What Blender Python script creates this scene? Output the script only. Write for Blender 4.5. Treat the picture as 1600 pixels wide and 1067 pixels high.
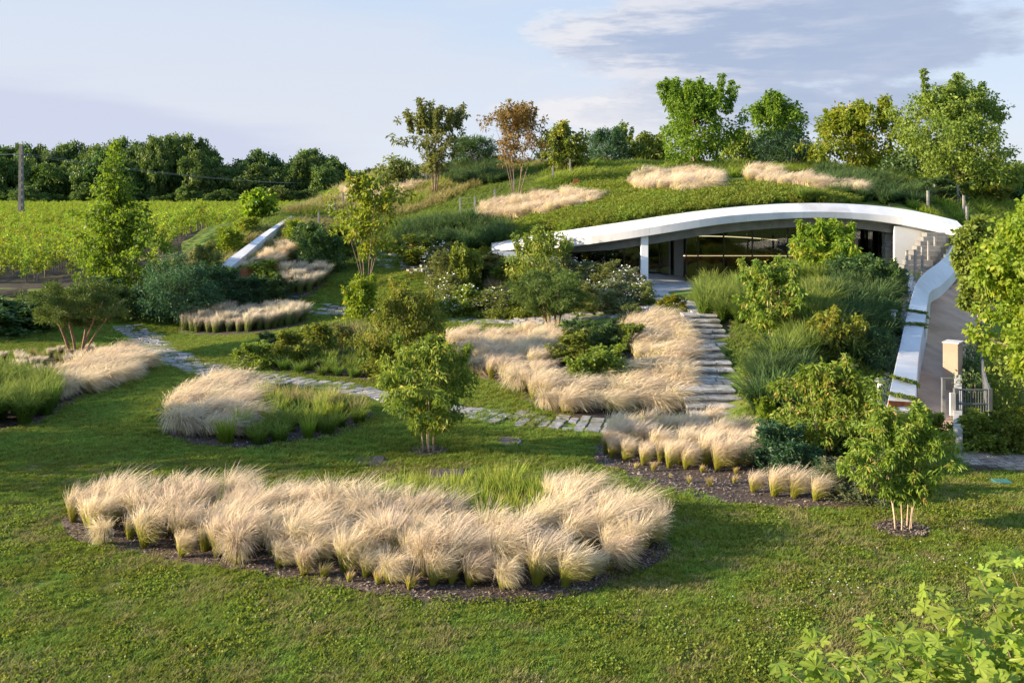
import bpy, bmesh, math, random
import numpy as np
from mathutils import Vector, Matrix

for o in list(bpy.data.objects):
    bpy.data.objects.remove(o)
SC = bpy.context.scene
COL = SC.collection
R = math.radians
SHADE = [(-27, 22.5, 7.5, 3.2, 'broad tree standing on the lawn beyond the left frame edge'), (-26, 15.0, 4.2, 2.2, 'smaller tree on the lawn beyond the left frame edge')]
RNG = np.random.default_rng(7)
random.seed(7)

# ------------------------------------------------------------------ camera, sky, sun, exposure
F, CX, HY, H = 1555.6, 800.0, 300.0, 6.5        # 35 mm lens seen in photograph pixels, horizon row, eye height
cam = bpy.data.cameras.new('camera')
cam.lens = 35; cam.sensor_width = 36
cam.shift_y = -(533.5 - HY) / 1600
cam.clip_end = 9000; cam.clip_start = 0.3
co = bpy.data.objects.new('camera', cam); COL.objects.link(co)
co.location = (0, 0, H); co.rotation_euler = (R(90), 0, 0)
SC.camera = co

SUN_EL, SUN_BACK = R(15.5), R(8)
SDIR = Vector((-math.cos(SUN_EL) * math.cos(SUN_BACK), -math.cos(SUN_EL) * math.sin(SUN_BACK), math.sin(SUN_EL)))
sun = bpy.data.lights.new('sun', 'SUN'); sun.energy = 4.2; sun.angle = R(0.6); sun.color = (1.0, 0.80, 0.56)
so = bpy.data.objects.new('sun', sun); COL.objects.link(so)
so.rotation_euler = SDIR.to_track_quat('Z', 'Y').to_euler(); so.location = (-40, -20, 40)

SC.view_settings.view_transform = 'Standard'
SC.view_settings.look = 'None'
SC.view_settings.exposure = 1.80
SC.view_settings.gamma = 1.0
SC.view_settings.use_curve_mapping = False


def nn(nt, t, **kw):
    n = nt.nodes.new(t)
    for k, v in kw.items():
        setattr(n, k, v)
    return n


class NT:
    """small helper to write shader maths"""
    def __init__(s, nt): s.nt = nt; s.L = nt.links.new
    def val(s, sock, v):
        if isinstance(v, (int, float)): sock.default_value = v
        elif isinstance(v, tuple): sock.default_value = v if len(v) == len(sock.default_value) else (*v, 1)
        else: s.L(v, sock)
    def m(s, op, a, b=0.0, c=0.0, clamp=False):
        n = nn(s.nt, 'ShaderNodeMath', operation=op, use_clamp=clamp)
        s.val(n.inputs[0], a); s.val(n.inputs[1], b); s.val(n.inputs[2], c)
        return n.outputs[0]
    def mix(s, f, a, b):
        n = nn(s.nt, 'ShaderNodeMix', data_type='RGBA')
        s.val(n.inputs[0], f); s.val(n.inputs[6], a); s.val(n.inputs[7], b)
        return n.outputs[2]
    def noise(s, vec, scale, detail=4, rough=.55, dim='3D'):
        n = nn(s.nt, 'ShaderNodeTexNoise', noise_dimensions=dim)
        if vec is not None: s.L(vec, n.inputs['Vector'])
        n.inputs['Scale'].default_value = scale; n.inputs['Detail'].default_value = detail
        n.inputs['Roughness'].default_value = rough
        return n.outputs[0]
    def step(s, x, a, b):
        n = nn(s.nt, 'ShaderNodeMapRange', interpolation_type='SMOOTHSTEP')
        s.val(n.inputs[0], x); n.inputs[1].default_value = a; n.inputs[2].default_value = b
        n.inputs[3].default_value = 0; n.inputs[4].default_value = 1
        return n.outputs[0]
    def ramp(s, f, stops):
        n = nn(s.nt, 'ShaderNodeValToRGB'); s.val(n.inputs[0], f)
        e = n.color_ramp.elements
        while len(e) < len(stops): e.new(.5)
        for k, (p, c) in zip(e, stops): k.position = p; k.color = (*c, 1)
        return n.outputs[0]
    def comb(s, x, y, z):
        n = nn(s.nt, 'ShaderNodeCombineXYZ'); s.val(n.inputs[0], x); s.val(n.inputs[1], y); s.val(n.inputs[2], z)
        return n.outputs[0]


def build_world():
    w = bpy.data.worlds.new('World'); SC.world = w; w.use_nodes = True
    nt = w.node_tree; nt.nodes.clear(); T = NT(nt)
    sky = nn(nt, 'ShaderNodeTexSky', sky_type='NISHITA', sun_disc=False, sun_elevation=SUN_EL,
             sun_rotation=math.atan2(SDIR.x, SDIR.y), altitude=50, air_density=1.0, dust_density=0.6, ozone_density=1.6)
    tc = nn(nt, 'ShaderNodeTexCoord'); sp = nn(nt, 'ShaderNodeSeparateXYZ'); nt.links.new(tc.outputs['Generated'], sp.inputs[0])
    az = T.m('ARCTAN2', sp.outputs[0], sp.outputs[1]); el = T.m('ARCSINE', sp.outputs[2])
    A = lambda px: math.atan((px - CX) / F)
    E = lambda px, py: math.atan((HY - py) / F * math.cos(A(px)))

    def blob(px, py, sa, se, slope=0.0):
        da = T.m('SUBTRACT', az, A(px)); de = T.m('SUBTRACT', T.m('SUBTRACT', el, E(px, py)), T.m('MULTIPLY', da, slope))
        q = T.m('ADD', T.m('POWER', T.m('ABSOLUTE', T.m('DIVIDE', da, sa)), 2), T.m('POWER', T.m('ABSOLUTE', T.m('DIVIDE', de, se)), 2))
        return T.m('EXPONENT', T.m('MULTIPLY', q, -1))
    K = 1.10 * 2 ** (-SC.view_settings.exposure)
    c = lambda r, g, b: (r * K, g * K, b * K, 1)
    # clear air: the sky model, softened by thin high haze towards the horizon
    skyc = nn(nt, 'ShaderNodeVectorMath', operation='SCALE'); nt.links.new(sky.outputs[0], skyc.inputs[0]); skyc.inputs[3].default_value = 0.15
    low = T.m('EXPONENT', T.m('MULTIPLY', T.m('ABSOLUTE', el), -3.2))
    v_thin = T.comb(T.m('MULTIPLY', az, 2.2), T.m('MULTIPLY', el, 9.0), 3.1)
    thin = T.noise(v_thin, 1.6, 5, .55)
    blue = T.mix(T.step(el, 0.0, .22), c(.64, .69, .81), c(.50, .62, .80))
    base = T.mix(T.m('MULTIPLY', T.step(el, .9, .22), .95), skyc.outputs[0], blue)
    # cream veil
    veil = T.m('MULTIPLY', T.step(T.m('ADD', thin, T.m('MULTIPLY', blob(120, 40, .34, .12), .6)), .40, .85), low)
    base = T.mix(T.m('MULTIPLY', veil, .9, clamp=True), base, c(.69, .71, .785))
    # lilac bank, low on one side
    v2 = T.comb(T.m('MULTIPLY', az, 3.0), T.m('MULTIPLY', el, 22.0), 7.7)
    lil = T.m('ADD', T.m('MULTIPLY', blob(60, 195, .30, .038, -.14), .85), T.m('MULTIPLY', T.m('SUBTRACT', T.noise(v2, 1.3, 5), .5), .9))
    lil = T.m('MULTIPLY', T.step(lil, .15, .62), T.step(el, .35, .1))
    base = T.mix(T.m('MULTIPLY', lil, .80), base, c(.56, .605, .765))
    # broken cumulus with grey undersides
    def cum(dx, dy):
        v = T.comb(T.m('MULTIPLY', T.m('ADD', az, dx), 6.5), T.m('MULTIPLY', T.m('ADD', el, dy), 21.0), 1.35)
        return T.noise(v, 1.35, 9, .62)
    mask = T.m('MAXIMUM', blob(1190, 50, .235, .070), T.m('MULTIPLY', blob(1150, 170, .26, .048), .80))
    d0 = T.m('ADD', cum(0, 0), T.m('MULTIPLY', T.m('SUBTRACT', mask, .42), .95))
    d1 = T.m('ADD', cum(-.035, .012), T.m('MULTIPLY', T.m('SUBTRACT', mask, .42), .95))
    dens = T.m('MULTIPLY', T.step(d0, .45, .66), T.step(el, .55, .25))
    v4 = T.comb(T.m('MULTIPLY', az, 6.5), T.m('MULTIPLY', el, 36.0), 9.4)
    streak = T.m('MULTIPLY', T.step(T.noise(v4, 1.25, 7, .62), .42, .64), .9)
    relief = T.step(T.m('SUBTRACT', d0, d1), -.02, .09)
    edge = T.m('MULTIPLY', T.step(d0, .86, .52), T.m('ADD', T.m('MULTIPLY', relief, .55), .45))
    low_w = T.m('MULTIPLY', T.step(el, .14, .05), T.m('MULTIPLY', T.step(az, .32, .05), .75))
    lit = T.m('MAXIMUM', T.m('ADD', edge, low_w), streak)
    lit = T.m('MULTIPLY', lit, T.m('ADD', T.m('MULTIPLY', T.step(az, .40, .06), .85), .15), clamp=True)
    ccol = T.mix(lit, c(.38, .46, .63), c(.80, .79, .82))
    base = T.mix(T.m('MULTIPLY', dens, .93), base, ccol)
    # below the horizon: dull earth
    base = T.mix(T.step(el, -.02, -.10), base, (.08, .09, .06, 1))
    bg = nn(nt, 'ShaderNodeBackground'); nt.links.new(base, bg.inputs[0]); bg.inputs[1].default_value = 1.0
    out = nn(nt, 'ShaderNodeOutputWorld'); nt.links.new(bg.outputs[0], out.inputs[0])


build_world()

# ------------------------------------------------------------------ materials
MATS = {}


def mat_new(name):
    m = bpy.data.materials.new(name); m.use_nodes = True
    nt = m.node_tree; nt.nodes.clear()
    out = nn(nt, 'ShaderNodeOutputMaterial')
    MATS[name] = m
    return m, nt, NT(nt), out


def obj_coord(T, nt, kind='Object'):
    return nn(nt, 'ShaderNodeTexCoord').outputs[kind]


def surface(name, c1, c2, scale=3, rough=.7, bump=.2, bscale=None, spec=.3, detail=6, world=False, contrast=(.35, .65), metallic=0.0, c3=None, s3=.4):
    m, nt, T, out = mat_new(name)
    v = nn(nt, 'ShaderNodeNewGeometry').outputs['Position'] if world else obj_coord(T, nt)
    n = T.noise(v, scale, detail, .6)
    col = T.mix(T.step(n, *contrast), (*c1, 1), (*c2, 1))
    if c3:
        col = T.mix(T.step(T.noise(v, s3, 4, .6), .5, .68), col, (*c3, 1))
    oi = nn(nt, 'ShaderNodeObjectInfo')
    hv = nn(nt, 'ShaderNodeHueSaturation'); nt.links.new(col, hv.inputs['Color'])
    nt.links.new(T.m('ADD', T.m('MULTIPLY', oi.outputs['Random'], .3), .85), hv.inputs['Value'])
    b = nn(nt, 'ShaderNodeBsdfPrincipled'); nt.links.new(hv.outputs[0], b.inputs['Base Color'])
    b.inputs['Roughness'].default_value = rough; b.inputs['Specular IOR Level'].default_value = spec
    b.inputs['Metallic'].default_value = metallic
    if bump:
        bp = nn(nt, 'ShaderNodeBump'); bp.inputs['Strength'].default_value = bump; bp.inputs['Distance'].default_value = .02
        nt.links.new(T.noise(v, bscale or scale * 6, 6, .65), bp.inputs['Height']); nt.links.new(bp.outputs[0], b.inputs['Normal'])
    nt.links.new(b.outputs[0], out.inputs[0])
    return m


def leafmat(name, c1, c2, c3=None, trans=.4, rough=.5, spec=.25):
    """leaf colour varies from leaf to leaf and plant to plant"""
    m, nt, T, out = mat_new(name)
    a = nn(nt, 'ShaderNodeAttribute', attribute_name='var')
    oi = nn(nt, 'ShaderNodeObjectInfo')
    col = T.mix(a.outputs['Fac'], (*c1, 1), (*c2, 1))
    if c3: col = T.mix(T.step(a.outputs['Fac'], .9, .96), col, (*c3, 1))
    hv = nn(nt, 'ShaderNodeHueSaturation'); nt.links.new(col, hv.inputs['Color'])
    nt.links.new(T.m('ADD', T.m('MULTIPLY', oi.outputs['Random'], .03), .485), hv.inputs['Hue'])
    nt.links.new(T.m('ADD', T.m('MULTIPLY', oi.outputs['Random'], .3), .85), hv.inputs['Value'])
    b = nn(nt, 'ShaderNodeBsdfPrincipled'); nt.links.new(hv.outputs[0], b.inputs['Base Color'])
    b.inputs['Roughness'].default_value = rough; b.inputs['Specular IOR Level'].default_value = spec
    tr = nn(nt, 'ShaderNodeBsdfTranslucent')
    yl = nn(nt, 'ShaderNodeMix', data_type='RGBA', blend_type='MULTIPLY'); yl.inputs[0].default_value = 1
    nt.links.new(hv.outputs[0], yl.inputs[6]); yl.inputs[7].default_value = (1.5, 1.5, .7, 1)
    nt.links.new(yl.outputs[2], tr.inputs[0])
    mx = nn(nt, 'ShaderNodeMixShader'); mx.inputs[0].default_value = trans
    nt.links.new(b.outputs[0], mx.inputs[1]); nt.links.new(tr.outputs[0], mx.inputs[2])
    nt.links.new(mx.outputs[0], out.inputs[0])
    return m


def blademat(name, stops, trans=.4, vary=.25, hue=.02):
    """grass blade: colour runs from the root to the tip, as in the plant"""
    m, nt, T, out = mat_new(name)
    a = nn(nt, 'ShaderNodeAttribute', attribute_name='t'); v = nn(nt, 'ShaderNodeAttribute', attribute_name='var')
    oi = nn(nt, 'ShaderNodeObjectInfo')
    col = T.ramp(a.outputs['Fac'], stops)
    hv = nn(nt, 'ShaderNodeHueSaturation'); nt.links.new(col, hv.inputs['Color'])
    nt.links.new(T.m('ADD', T.m('MULTIPLY', oi.outputs['Random'], hue), .5 - hue / 2), hv.inputs['Hue'])
    vv = T.m('ADD', T.m('MULTIPLY', v.outputs['Fac'], vary), T.m('MULTIPLY', oi.outputs['Random'], vary * .8))
    nt.links.new(T.m('ADD', vv, 1 - vary), hv.inputs['Value'])
    d = nn(nt, 'ShaderNodeBsdfDiffuse'); nt.links.new(hv.outputs[0], d.inputs[0])
    tr = nn(nt, 'ShaderNodeBsdfTranslucent'); nt.links.new(hv.outputs[0], tr.inputs[0])
    mx = nn(nt, 'ShaderNodeMixShader'); mx.inputs[0].default_value = trans
    nt.links.new(d.outputs[0], mx.inputs[1]); nt.links.new(tr.outputs[0], mx.inputs[2])
    nt.links.new(mx.outputs[0], out.inputs[0])
    return m


surface('lawn_soil', (.095, .150, .026), (.145, .195, .036), 1.3, .9, .7, 30, .1, world=True, c3=(.18, .19, .05), s3=.35)
surface('mulch', (.035, .026, .022), (.12, .095, .08), 26, .95, 1.0, 45, .1, world=True)
surface('chip', (.07, .05, .04), (.26, .22, .19), 8, .9, 0)
surface('track_soil', (.045, .038, .028), (.085, .072, .05), 2, .95, .5, 20, .1, world=True)
surface('white_concrete', (.58, .595, .62), (.66, .67, .69), .9, .6, .15, 30, .3, c3=(.53, .53, .535), s3=.8)
surface('grey_concrete', (.42, .42, .41), (.52, .51, .49), 2, .8, .2, 30, .2)
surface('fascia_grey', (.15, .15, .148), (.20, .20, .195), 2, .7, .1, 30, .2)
surface('white_plaster', (.76, .77, .79), (.82, .82, .83), .7, .8, .1, 40, .2)
surface('stone', (.19, .19, .20), (.33, .33, .33), 5, .85, .6, 22, .2, c3=(.27, .24, .20), s3=1.5)
surface('step_stone', (.23, .23, .235), (.42, .42, .41), 3.5, .85, .9, 14, .2, c3=(.19, .20, .15), s3=1.6)
surface('terrace_stone', (.30, .30, .31), (.40, .40, .40), 2.5, .7, .25, 18, .3)
surface('drive', (.36, .245, .175), (.44, .31, .23), 1.2, .9, .3, 40, .15, world=True)
surface('beige_wall', (.30, .225, .17), (.36, .275, .21), 1.0, .85, .15, 40, .15)
surface('cobble', (.24, .20, .18), (.36, .31, .28), 4, .85, .5, 20, .2)
surface('joint_sand', (.40, .36, .30), (.5, .45, .38), 6, .95, .3, 40, .1)
surface('gravel_base', (.34, .34, .34), (.50, .50, .50), 9, .95, .9, 30, .1, world=True)
surface('pebble', (.42, .42, .43), (.66, .66, .66), 3, .8, .2, 12, .2)
surface('corten', (.20, .075, .035), (.32, .13, .055), 3, .85, .3, 20, .2)
surface('steel', (.15, .165, .18), (.21, .225, .24), 2, .45, .0, 20, .5, metallic=.4)
surface('grey_wood', (.20, .20, .19), (.30, .29, .27), 6, .85, .4, 20, .2)
surface('bark', (.14, .105, .08), (.26, .20, .15), 12, .9, .8, 30, .1)
surface('pale_bark', (.40, .29, .20), (.56, .43, .31), 9, .85, .5, 26, .15)
surface('pine_bark', (.20, .13, .09), (.34, .22, .15), 10, .9, .8, 24, .1)
surface('manhole_metal', (.08, .065, .06), (.13, .10, .09), 10, .6, .6, 60, .4, metallic=.3)
surface('dark_wood', (.028, .016, .010), (.055, .030, .018), 6, .5, .1, 20, .3)
surface('counter_wood', (.14, .065, .028), (.22, .105, .045), 5, .45, .1, 20, .4)
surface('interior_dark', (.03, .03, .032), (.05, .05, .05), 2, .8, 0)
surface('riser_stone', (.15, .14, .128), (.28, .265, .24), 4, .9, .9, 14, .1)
surface('pole_concrete', (.17, .165, .155), (.24, .23, .22), 2, .85, .3, 20, .1)
surface('dark_frame', (.02, .02, .02), (.03, .03, .03), 2, .4, 0)
surface('teal_plastic', (.04, .14, .13), (.05, .17, .16), 4, .5, 0)
surface('white_petal', (.78, .78, .74), (.82, .82, .80), 4, .6, 0)
surface('insulator', (.5, .5, .48), (.6, .6, .58), 4, .3, 0)

leafmat('leaf_garden', (0.091, 0.143, 0.025), (0.250, 0.302, 0.046), (0.399, 0.363, 0.091), .38)
leafmat('leaf_garden_b', (0.097, 0.171, 0.026), (0.238, 0.327, 0.045), (0.416, 0.327, 0.105), .38)
leafmat('leaf_bright', (0.115, 0.190, 0.018), (0.230, 0.290, 0.030), (0.345, 0.300, 0.050), .45)
leafmat('leaf_yellow', (.13, .175, .020), (.24, .275, .036), (.34, .27, .05), .45)
leafmat('leaf_mid', (0.110, 0.159, 0.030), (0.218, 0.263, 0.044), None, .38)
leafmat('leaf_dark', (0.048, 0.098, 0.034), (0.098, 0.160, 0.049), None, .3)
leafmat('leaf_blue_dark', (0.037, 0.094, 0.049), (0.079, 0.154, 0.075), None, .3)
leafmat('leaf_rust', (0.150, 0.105, 0.035), (0.250, 0.150, 0.055), (0.120, 0.150, 0.040), .4)
leafmat('leaf_olive', (0.111, 0.137, 0.042), (0.195, 0.215, 0.072), None, .35)
leafmat('leaf_maple', (.15, .24, .024), (.28, .37, .048), (.36, .40, .06), .5)
leafmat('leaf_fig', (.16, .25, .028), (.26, .34, .050), None, .45, .45, .35)
leafmat('leaf_vine', (.11, .18, .022), (.25, .315, .038), (.38, .35, .05), .45)
leafmat('leaf_lime', (.085, .175, .020), (.185, .295, .034), None, .45)
leafmat('leaf_lime_gold', (.13, .20, .022), (.26, .32, .036), (.36, .32, .05), .45)
leafmat('leaf_cover', (0.109, 0.161, 0.022), (0.209, 0.244, 0.032), None, .38)
leafmat('leaf_pine', (.070, .125, .034), (.13, .19, .050), None, .3)
leafmat('leaf_silver', (0.120, 0.155, 0.085), (0.200, 0.230, 0.130), None, .35)
leafmat('leaf_forest', (0.037, 0.085, 0.024), (0.099, 0.162, 0.034), None, .3)
leafmat('leaf_forest_b', (0.065, 0.122, 0.031), (0.136, 0.196, 0.048), None, .3)
blademat('feather', [(0, (.24, .20, .05)), (.12, (.30, .30, .04)), (.32, (.40, .39, .09)), (.50, (.60, .53, .31)), (.72, (.75, .63, .46)), (1, (.86, .74, .58))], .45, .2)
blademat('feather_silver', [(0, (.10, .16, .030)), (.35, (.22, .27, .09)), (.7, (.56, .51, .39)), (1, (.72, .64, .51))], .42)
blademat('feather_young', [(0, (.26, .19, .08)), (.2, (.28, .31, .035)), (.5, (.42, .38, .10)), (.8, (.62, .48, .26)), (1, (.74, .58, .38))], .42)
blademat('blade_green', [(0, (.06, .11, .018)), (.5, (.14, .22, .035)), (1, (.26, .31, .08))], .42)
blademat('blade_lime', [(0, (.10, .16, .018)), (.5, (.20, .30, .030)), (.85, (.34, .40, .07)), (1, (.50, .46, .20))], .45)
blademat('blade_dark', [(0, (.03, .065, .018)), (.5, (.065, .13, .040)), (1, (.13, .19, .075))], .35)
blademat('blade_lawn', [(0, (.12, .18, .028)), (.6, (.22, .29, .045)), (1, (.33, .39, .095))], .42, .4, .05)
blademat('blade_straw', [(0, (.12, .15, .03)), (.5, (.26, .26, .08)), (1, (.48, .40, .20))], .4)


def glassmat():
    m, nt, T, out = mat_new('glass')
    g = nn(nt, 'ShaderNodeBsdfGlossy'); g.inputs['Roughness'].default_value = .02; g.inputs[0].default_value = (.9, .93, .9, 1)
    t = nn(nt, 'ShaderNodeBsdfTransparent'); t.inputs[0].default_value = (.50, .52, .49, 1)
    fr = nn(nt, 'ShaderNodeFresnel'); fr.inputs[0].default_value = 1.5
    f = T.m('ADD', T.m('MULTIPLY', fr.outputs[0], 1.0), .015, clamp=True)
    mx = nn(nt, 'ShaderNodeMixShader'); nt.links.new(f, mx.inputs[0])
    nt.links.new(t.outputs[0], mx.inputs[1]); nt.links.new(g.outputs[0], mx.inputs[2]); nt.links.new(mx.outputs[0], out.inputs[0])


glassmat()


def lampmat():
    m, nt, T, out = mat_new('lamp_glow')
    e = nn(nt, 'ShaderNodeEmission'); e.inputs[0].default_value = (1, .78, .48, 1); e.inputs[1].default_value = 1.1
    nt.links.new(e.outputs[0], out.inputs[0])


lampmat()
M = MATS

# ------------------------------------------------------------------ mesh and object helpers
def mesh_np(name, V, Fc, mat, attrs=None, smooth=False):
    """V (n,3), Fc (m,k) index array or list of such arrays"""
    V = np.asarray(V, dtype=np.float32).reshape(-1, 3)
    Fl = Fc if isinstance(Fc, list) else [Fc]
    Fl = [np.asarray(f, dtype=np.int32) for f in Fl if len(f)]
    me = bpy.data.meshes.new(name)
    me.vertices.add(len(V)); me.vertices.foreach_set('co', V.ravel())
    loops = np.concatenate([f.ravel() for f in Fl]); sizes = np.concatenate([np.full(len(f), f.shape[1], np.int32) for f in Fl])
    starts = np.concatenate([[0], np.cumsum(sizes)[:-1]]).astype(np.int32)
    me.loops.add(len(loops)); me.loops.foreach_set('vertex_index', loops)
    me.polygons.add(len(sizes)); me.polygons.foreach_set('loop_start', starts)
    me.polygons.foreach_set('use_smooth', np.full(len(sizes), smooth))
    me.update(calc_edges=True)
    for k, a in (attrs or {}).items():
        at = me.attributes.new(k, 'FLOAT', 'POINT'); at.data.foreach_set('value', np.asarray(a, np.float32))
    if mat: me.materials.append(M[mat])
    return me


def link(name, me, parent=None, loc=None, rz=0, scale=None, **props):
    o = bpy.data.objects.new(name, me); COL.objects.link(o)
    if parent: o.parent = parent
    if loc is not None: o.location = loc
    if rz: o.rotation_euler = (0, 0, rz)
    if scale is not None: o.scale = scale if hasattr(scale, '__len__') else (scale,) * 3
    for k, v in props.items():
        if v is not None: o[k] = v
    return o


def thing(name, label, cat, loc=(0, 0, 0), rz=0, group=None, scale=None):
    return link(name, None, None, loc, rz, scale, label=label, category=cat, group=group)


class MB:
    """collects boxes, tubes and sheets into one mesh"""
    def __init__(s): s.v = []; s.f = {}; s.n = 0
    def add(s, V, Fc):
        V = np.asarray(V, float).reshape(-1, 3)
        for f in Fc:
            s.f.setdefault(len(f), []).append([i + s.n for i in f])
        s.v.append(V); s.n += len(V); return s
    def box(s, c, size, rz=0, tilt=0, jit=0):
        x, y, z = [d / 2 for d in size]
        P = np.array([(-x, -y, -z), (x, -y, -z), (x, y, -z), (-x, y, -z), (-x, -y, z), (x, -y, z), (x, y, z), (-x, y, z)])
        if jit: P = P + RNG.uniform(-jit, jit, P.shape)
        if tilt:
            ct, st = math.cos(tilt), math.sin(tilt); P = np.stack([P[:, 0] * ct + P[:, 2] * st, P[:, 1], -P[:, 0] * st + P[:, 2] * ct], 1)
        cz, sz = math.cos(rz), math.sin(rz)
        P = np.stack([P[:, 0] * cz - P[:, 1] * sz, P[:, 0] * sz + P[:, 1] * cz, P[:, 2]], 1) + np.array(c)
        return s.add(P, [(0, 3, 2, 1), (4, 5, 6, 7), (0, 1, 5, 4), (1, 2, 6, 5), (2, 3, 7, 6), (3, 0, 4, 7)])
    def tube(s, pts, rad, k=8, cap=True):
        pts = [np.array(p, float) for p in pts]; n = len(pts)
        rad = rad if hasattr(rad, '__len__') else [rad] * n
        V = []
        for i in range(n):
            d = pts[min(i + 1, n - 1)] - pts[max(i - 1, 0)]; d /= np.linalg.norm(d) + 1e-9
            a = np.cross(d, (0.31, .95, .05)); a /= np.linalg.norm(a) + 1e-9; b = np.cross(d, a)
            for j in range(k):
                t = 2 * math.pi * j / k
                V.append(pts[i] + rad[i] * (a * math.cos(t) + b * math.sin(t)))
        Fc = [(i * k + j, i * k + (j + 1) % k, (i + 1) * k + (j + 1) % k, (i + 1) * k + j) for i in range(n - 1) for j in range(k)]
        if cap: Fc += [tuple(range(k - 1, -1, -1)), tuple((n - 1) * k + j for j in range(k))]
        return s.add(V, Fc)
    def sweep(s, rings, closed=True, caps=True):
        """rings: list of equally long point lists"""
        k = len(rings[0]); n = len(rings)
        Fc = []
        for i in range(n - 1):
            for j in range(k if closed else k - 1):
                Fc.append((i * k + j, i * k + (j + 1) % k, (i + 1) * k + (j + 1) % k, (i + 1) * k + j))
        if caps and closed: Fc += [tuple(range(k - 1, -1, -1)), tuple((n - 1) * k + j for j in range(k))]
        return s.add([p for r in rings for p in r], Fc)
    def mesh(s, name, mat, smooth=False):
        return mesh_np(name, np.concatenate(s.v), [np.array(f) for f in s.f.values()], mat, None, smooth)
    def obj(s, name, mat, parent=None, smooth=False, bevel=0, **props):
        o = link(name, s.mesh(name, mat, smooth), parent, **props)
        if bevel:
            b = o.modifiers.new('bevel', 'BEVEL'); b.width = bevel; b.segments = 2; b.limit_method = 'ANGLE'
        return o


# ------------------------------------------------------------------ terrain
def Wp(px, py, Y): return ((px - CX) / F * Y, Y, H - (py - HY) / F * Y)
def Wz(px, py, z):
    Y = (H - z) * F / (py - HY); return ((px - CX) / F * Y, Y, z)
def sstep(a, b, x):
    t = np.clip((np.asarray(x, float) - a) / (b - a), 0, 1); return t * t * (3 - 2 * t)
def basez(x, y): return 1.5 * sstep(30, 58, y) * np.ones_like(np.asarray(x, float))


# the curved front edge of the roof: (photo x, distance)
BEAM_PX = [768, 890, 1000, 1100, 1250, 1400, 1508]
BEAM_Y = [51.3, 49.0, 48.2, 48.4, 49.2, 49.6, 48.6]
BEAM_X = [(p - CX) / F * y for p, y in zip(BEAM_PX, BEAM_Y)]
_bx = np.linspace(BEAM_X[0], BEAM_X[-1], 90)
_by = np.interp(_bx, BEAM_X, BEAM_Y)
_q = np.concatenate([2 * _by[0] - _by[12:0:-1], _by, 2 * _by[-1] - _by[-2:-14:-1]]); _k = np.hanning(25); _by = np.convolve(_q, _k / _k.sum(), 'valid')
def Yf(x): return np.interp(x, _bx, _by)
BT = 0.9
def Yb(x): return Yf(x) + BT
def smooth(v, n=9):
    q = np.concatenate([2 * v[0] - v[n:0:-1], v, 2 * v[-1] - v[-2:-n - 2:-1]]); k = np.hanning(2 * n + 1); return np.convolve(q, k / k.sum(), 'valid')
def beam_edge(tab, dy):
    """tab: (photo x, photo y) of an edge, dy: distance behind the front line -> x -> z"""
    xs, zs = [], []
    for px, py in tab:
        Y = np.interp(px, BEAM_PX, BEAM_Y) + dy
        xs.append((px - CX) / F * Y); zs.append(H - (py - HY) / F * Y)
    gx_ = np.linspace(xs[0], xs[-1], 90); gz_ = smooth(np.interp(gx_, xs, zs), 10)
    return lambda x: np.interp(x, gx_, gz_)
EA = beam_edge([(768, 393), (880, 388), (945, 379), (1070, 359.5), (1130, 349.3), (1250, 340.2), (1330, 341.2), (1400, 349.5), (1455, 360), (1512, 374)], 0)
EB = beam_edge([(768, 387), (890, 374), (1000, 358), (1100, 341), (1150, 335), (1250, 330), (1330, 331), (1400, 337), (1460, 347), (1512, 359)], 0)
EC = beam_edge([(768, 380), (850, 365), (1000, 343), (1100, 328), (1200, 319), (1260, 317), (1330, 318), (1400, 324), (1450, 333), (1512, 350)], BT)
XL, XR = BEAM_X[0], BEAM_X[-1]

front_pts = [Wz(*p) for p in [
    (200, 510, .15), (300, 570, .05), (440, 595, 0), (600, 620, 0), (700, 640, 0), (950, 668, 0),
    (0, 545, 0), (0, 500, .4), (60, 470, .9), (0, 457, 1.3), (150, 452, 1.3), (250, 442, 1.4),
    (280, 500, .25), (380, 490, .5), (470, 485, .7), (540, 460, 1.25), (500, 440, 1.7), (370, 455, 1.4), (470, 430, 1.9),
    (700, 500, .6), (860, 500, .85), (960, 490, 1.25), (1050, 485, 1.75), (850, 560, .5), (880, 630, .1), (1080, 640, .05),
    (1000, 560, .75), (1070, 560, .85), (750, 580, .1), (580, 560, .1), (500, 540, .2), (420, 530, .2), (640, 530, .4),
    (760, 470, 1.1), (700, 440, 1.8), (768, 393, 3.35), (700, 425, 2.3), (900, 460, 1.6), (950, 470, 1.65), (880, 432, 2.3),
    (640, 440, 1.7), (600, 470, 1.1),
    (1007, 446, 1.93), (1040, 470, 1.93), (975, 448, 1.93), (1100, 445, 1.95), (1200, 440, 2.1), (1395, 428, 2.3), (1420, 415, 2.5), (1450, 406, 2.95),
    (1120, 655, -.02), (1120, 607, .55), (1115, 582, .55), (1110, 542, 1.1), (1105, 531, 1.15), (1100, 490, 1.88), (1080, 471, 1.93),
    (1200, 540, 1.3), (1170, 620, .55), (1280, 700, 0), (1300, 640, .3), (1250, 580, .85), (1200, 480, 2.1), (1300, 520, 1.7), (1350, 440, 2.6), (1300, 430, 2.5),
    (1375, 610, .35), (1380, 560, .95), (1390, 500, 1.75), (1405, 450, 2.5), (1432, 420, 3.0), (1350, 550, 1.2),
    (1500, 720, 0), (1590, 700, 0), (1450, 640, .0), (1480, 545, .75), (1500, 430, 2.45), (1600, 600, .2), (1600, 480, 1.1), (1500, 470, 1.75)]]
front_pts += [(x, y, 0.0) for y in (-5, 5, 14, 20, 25) for x in (-45, -30, -15, 0, 15, 30, 45)]
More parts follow.
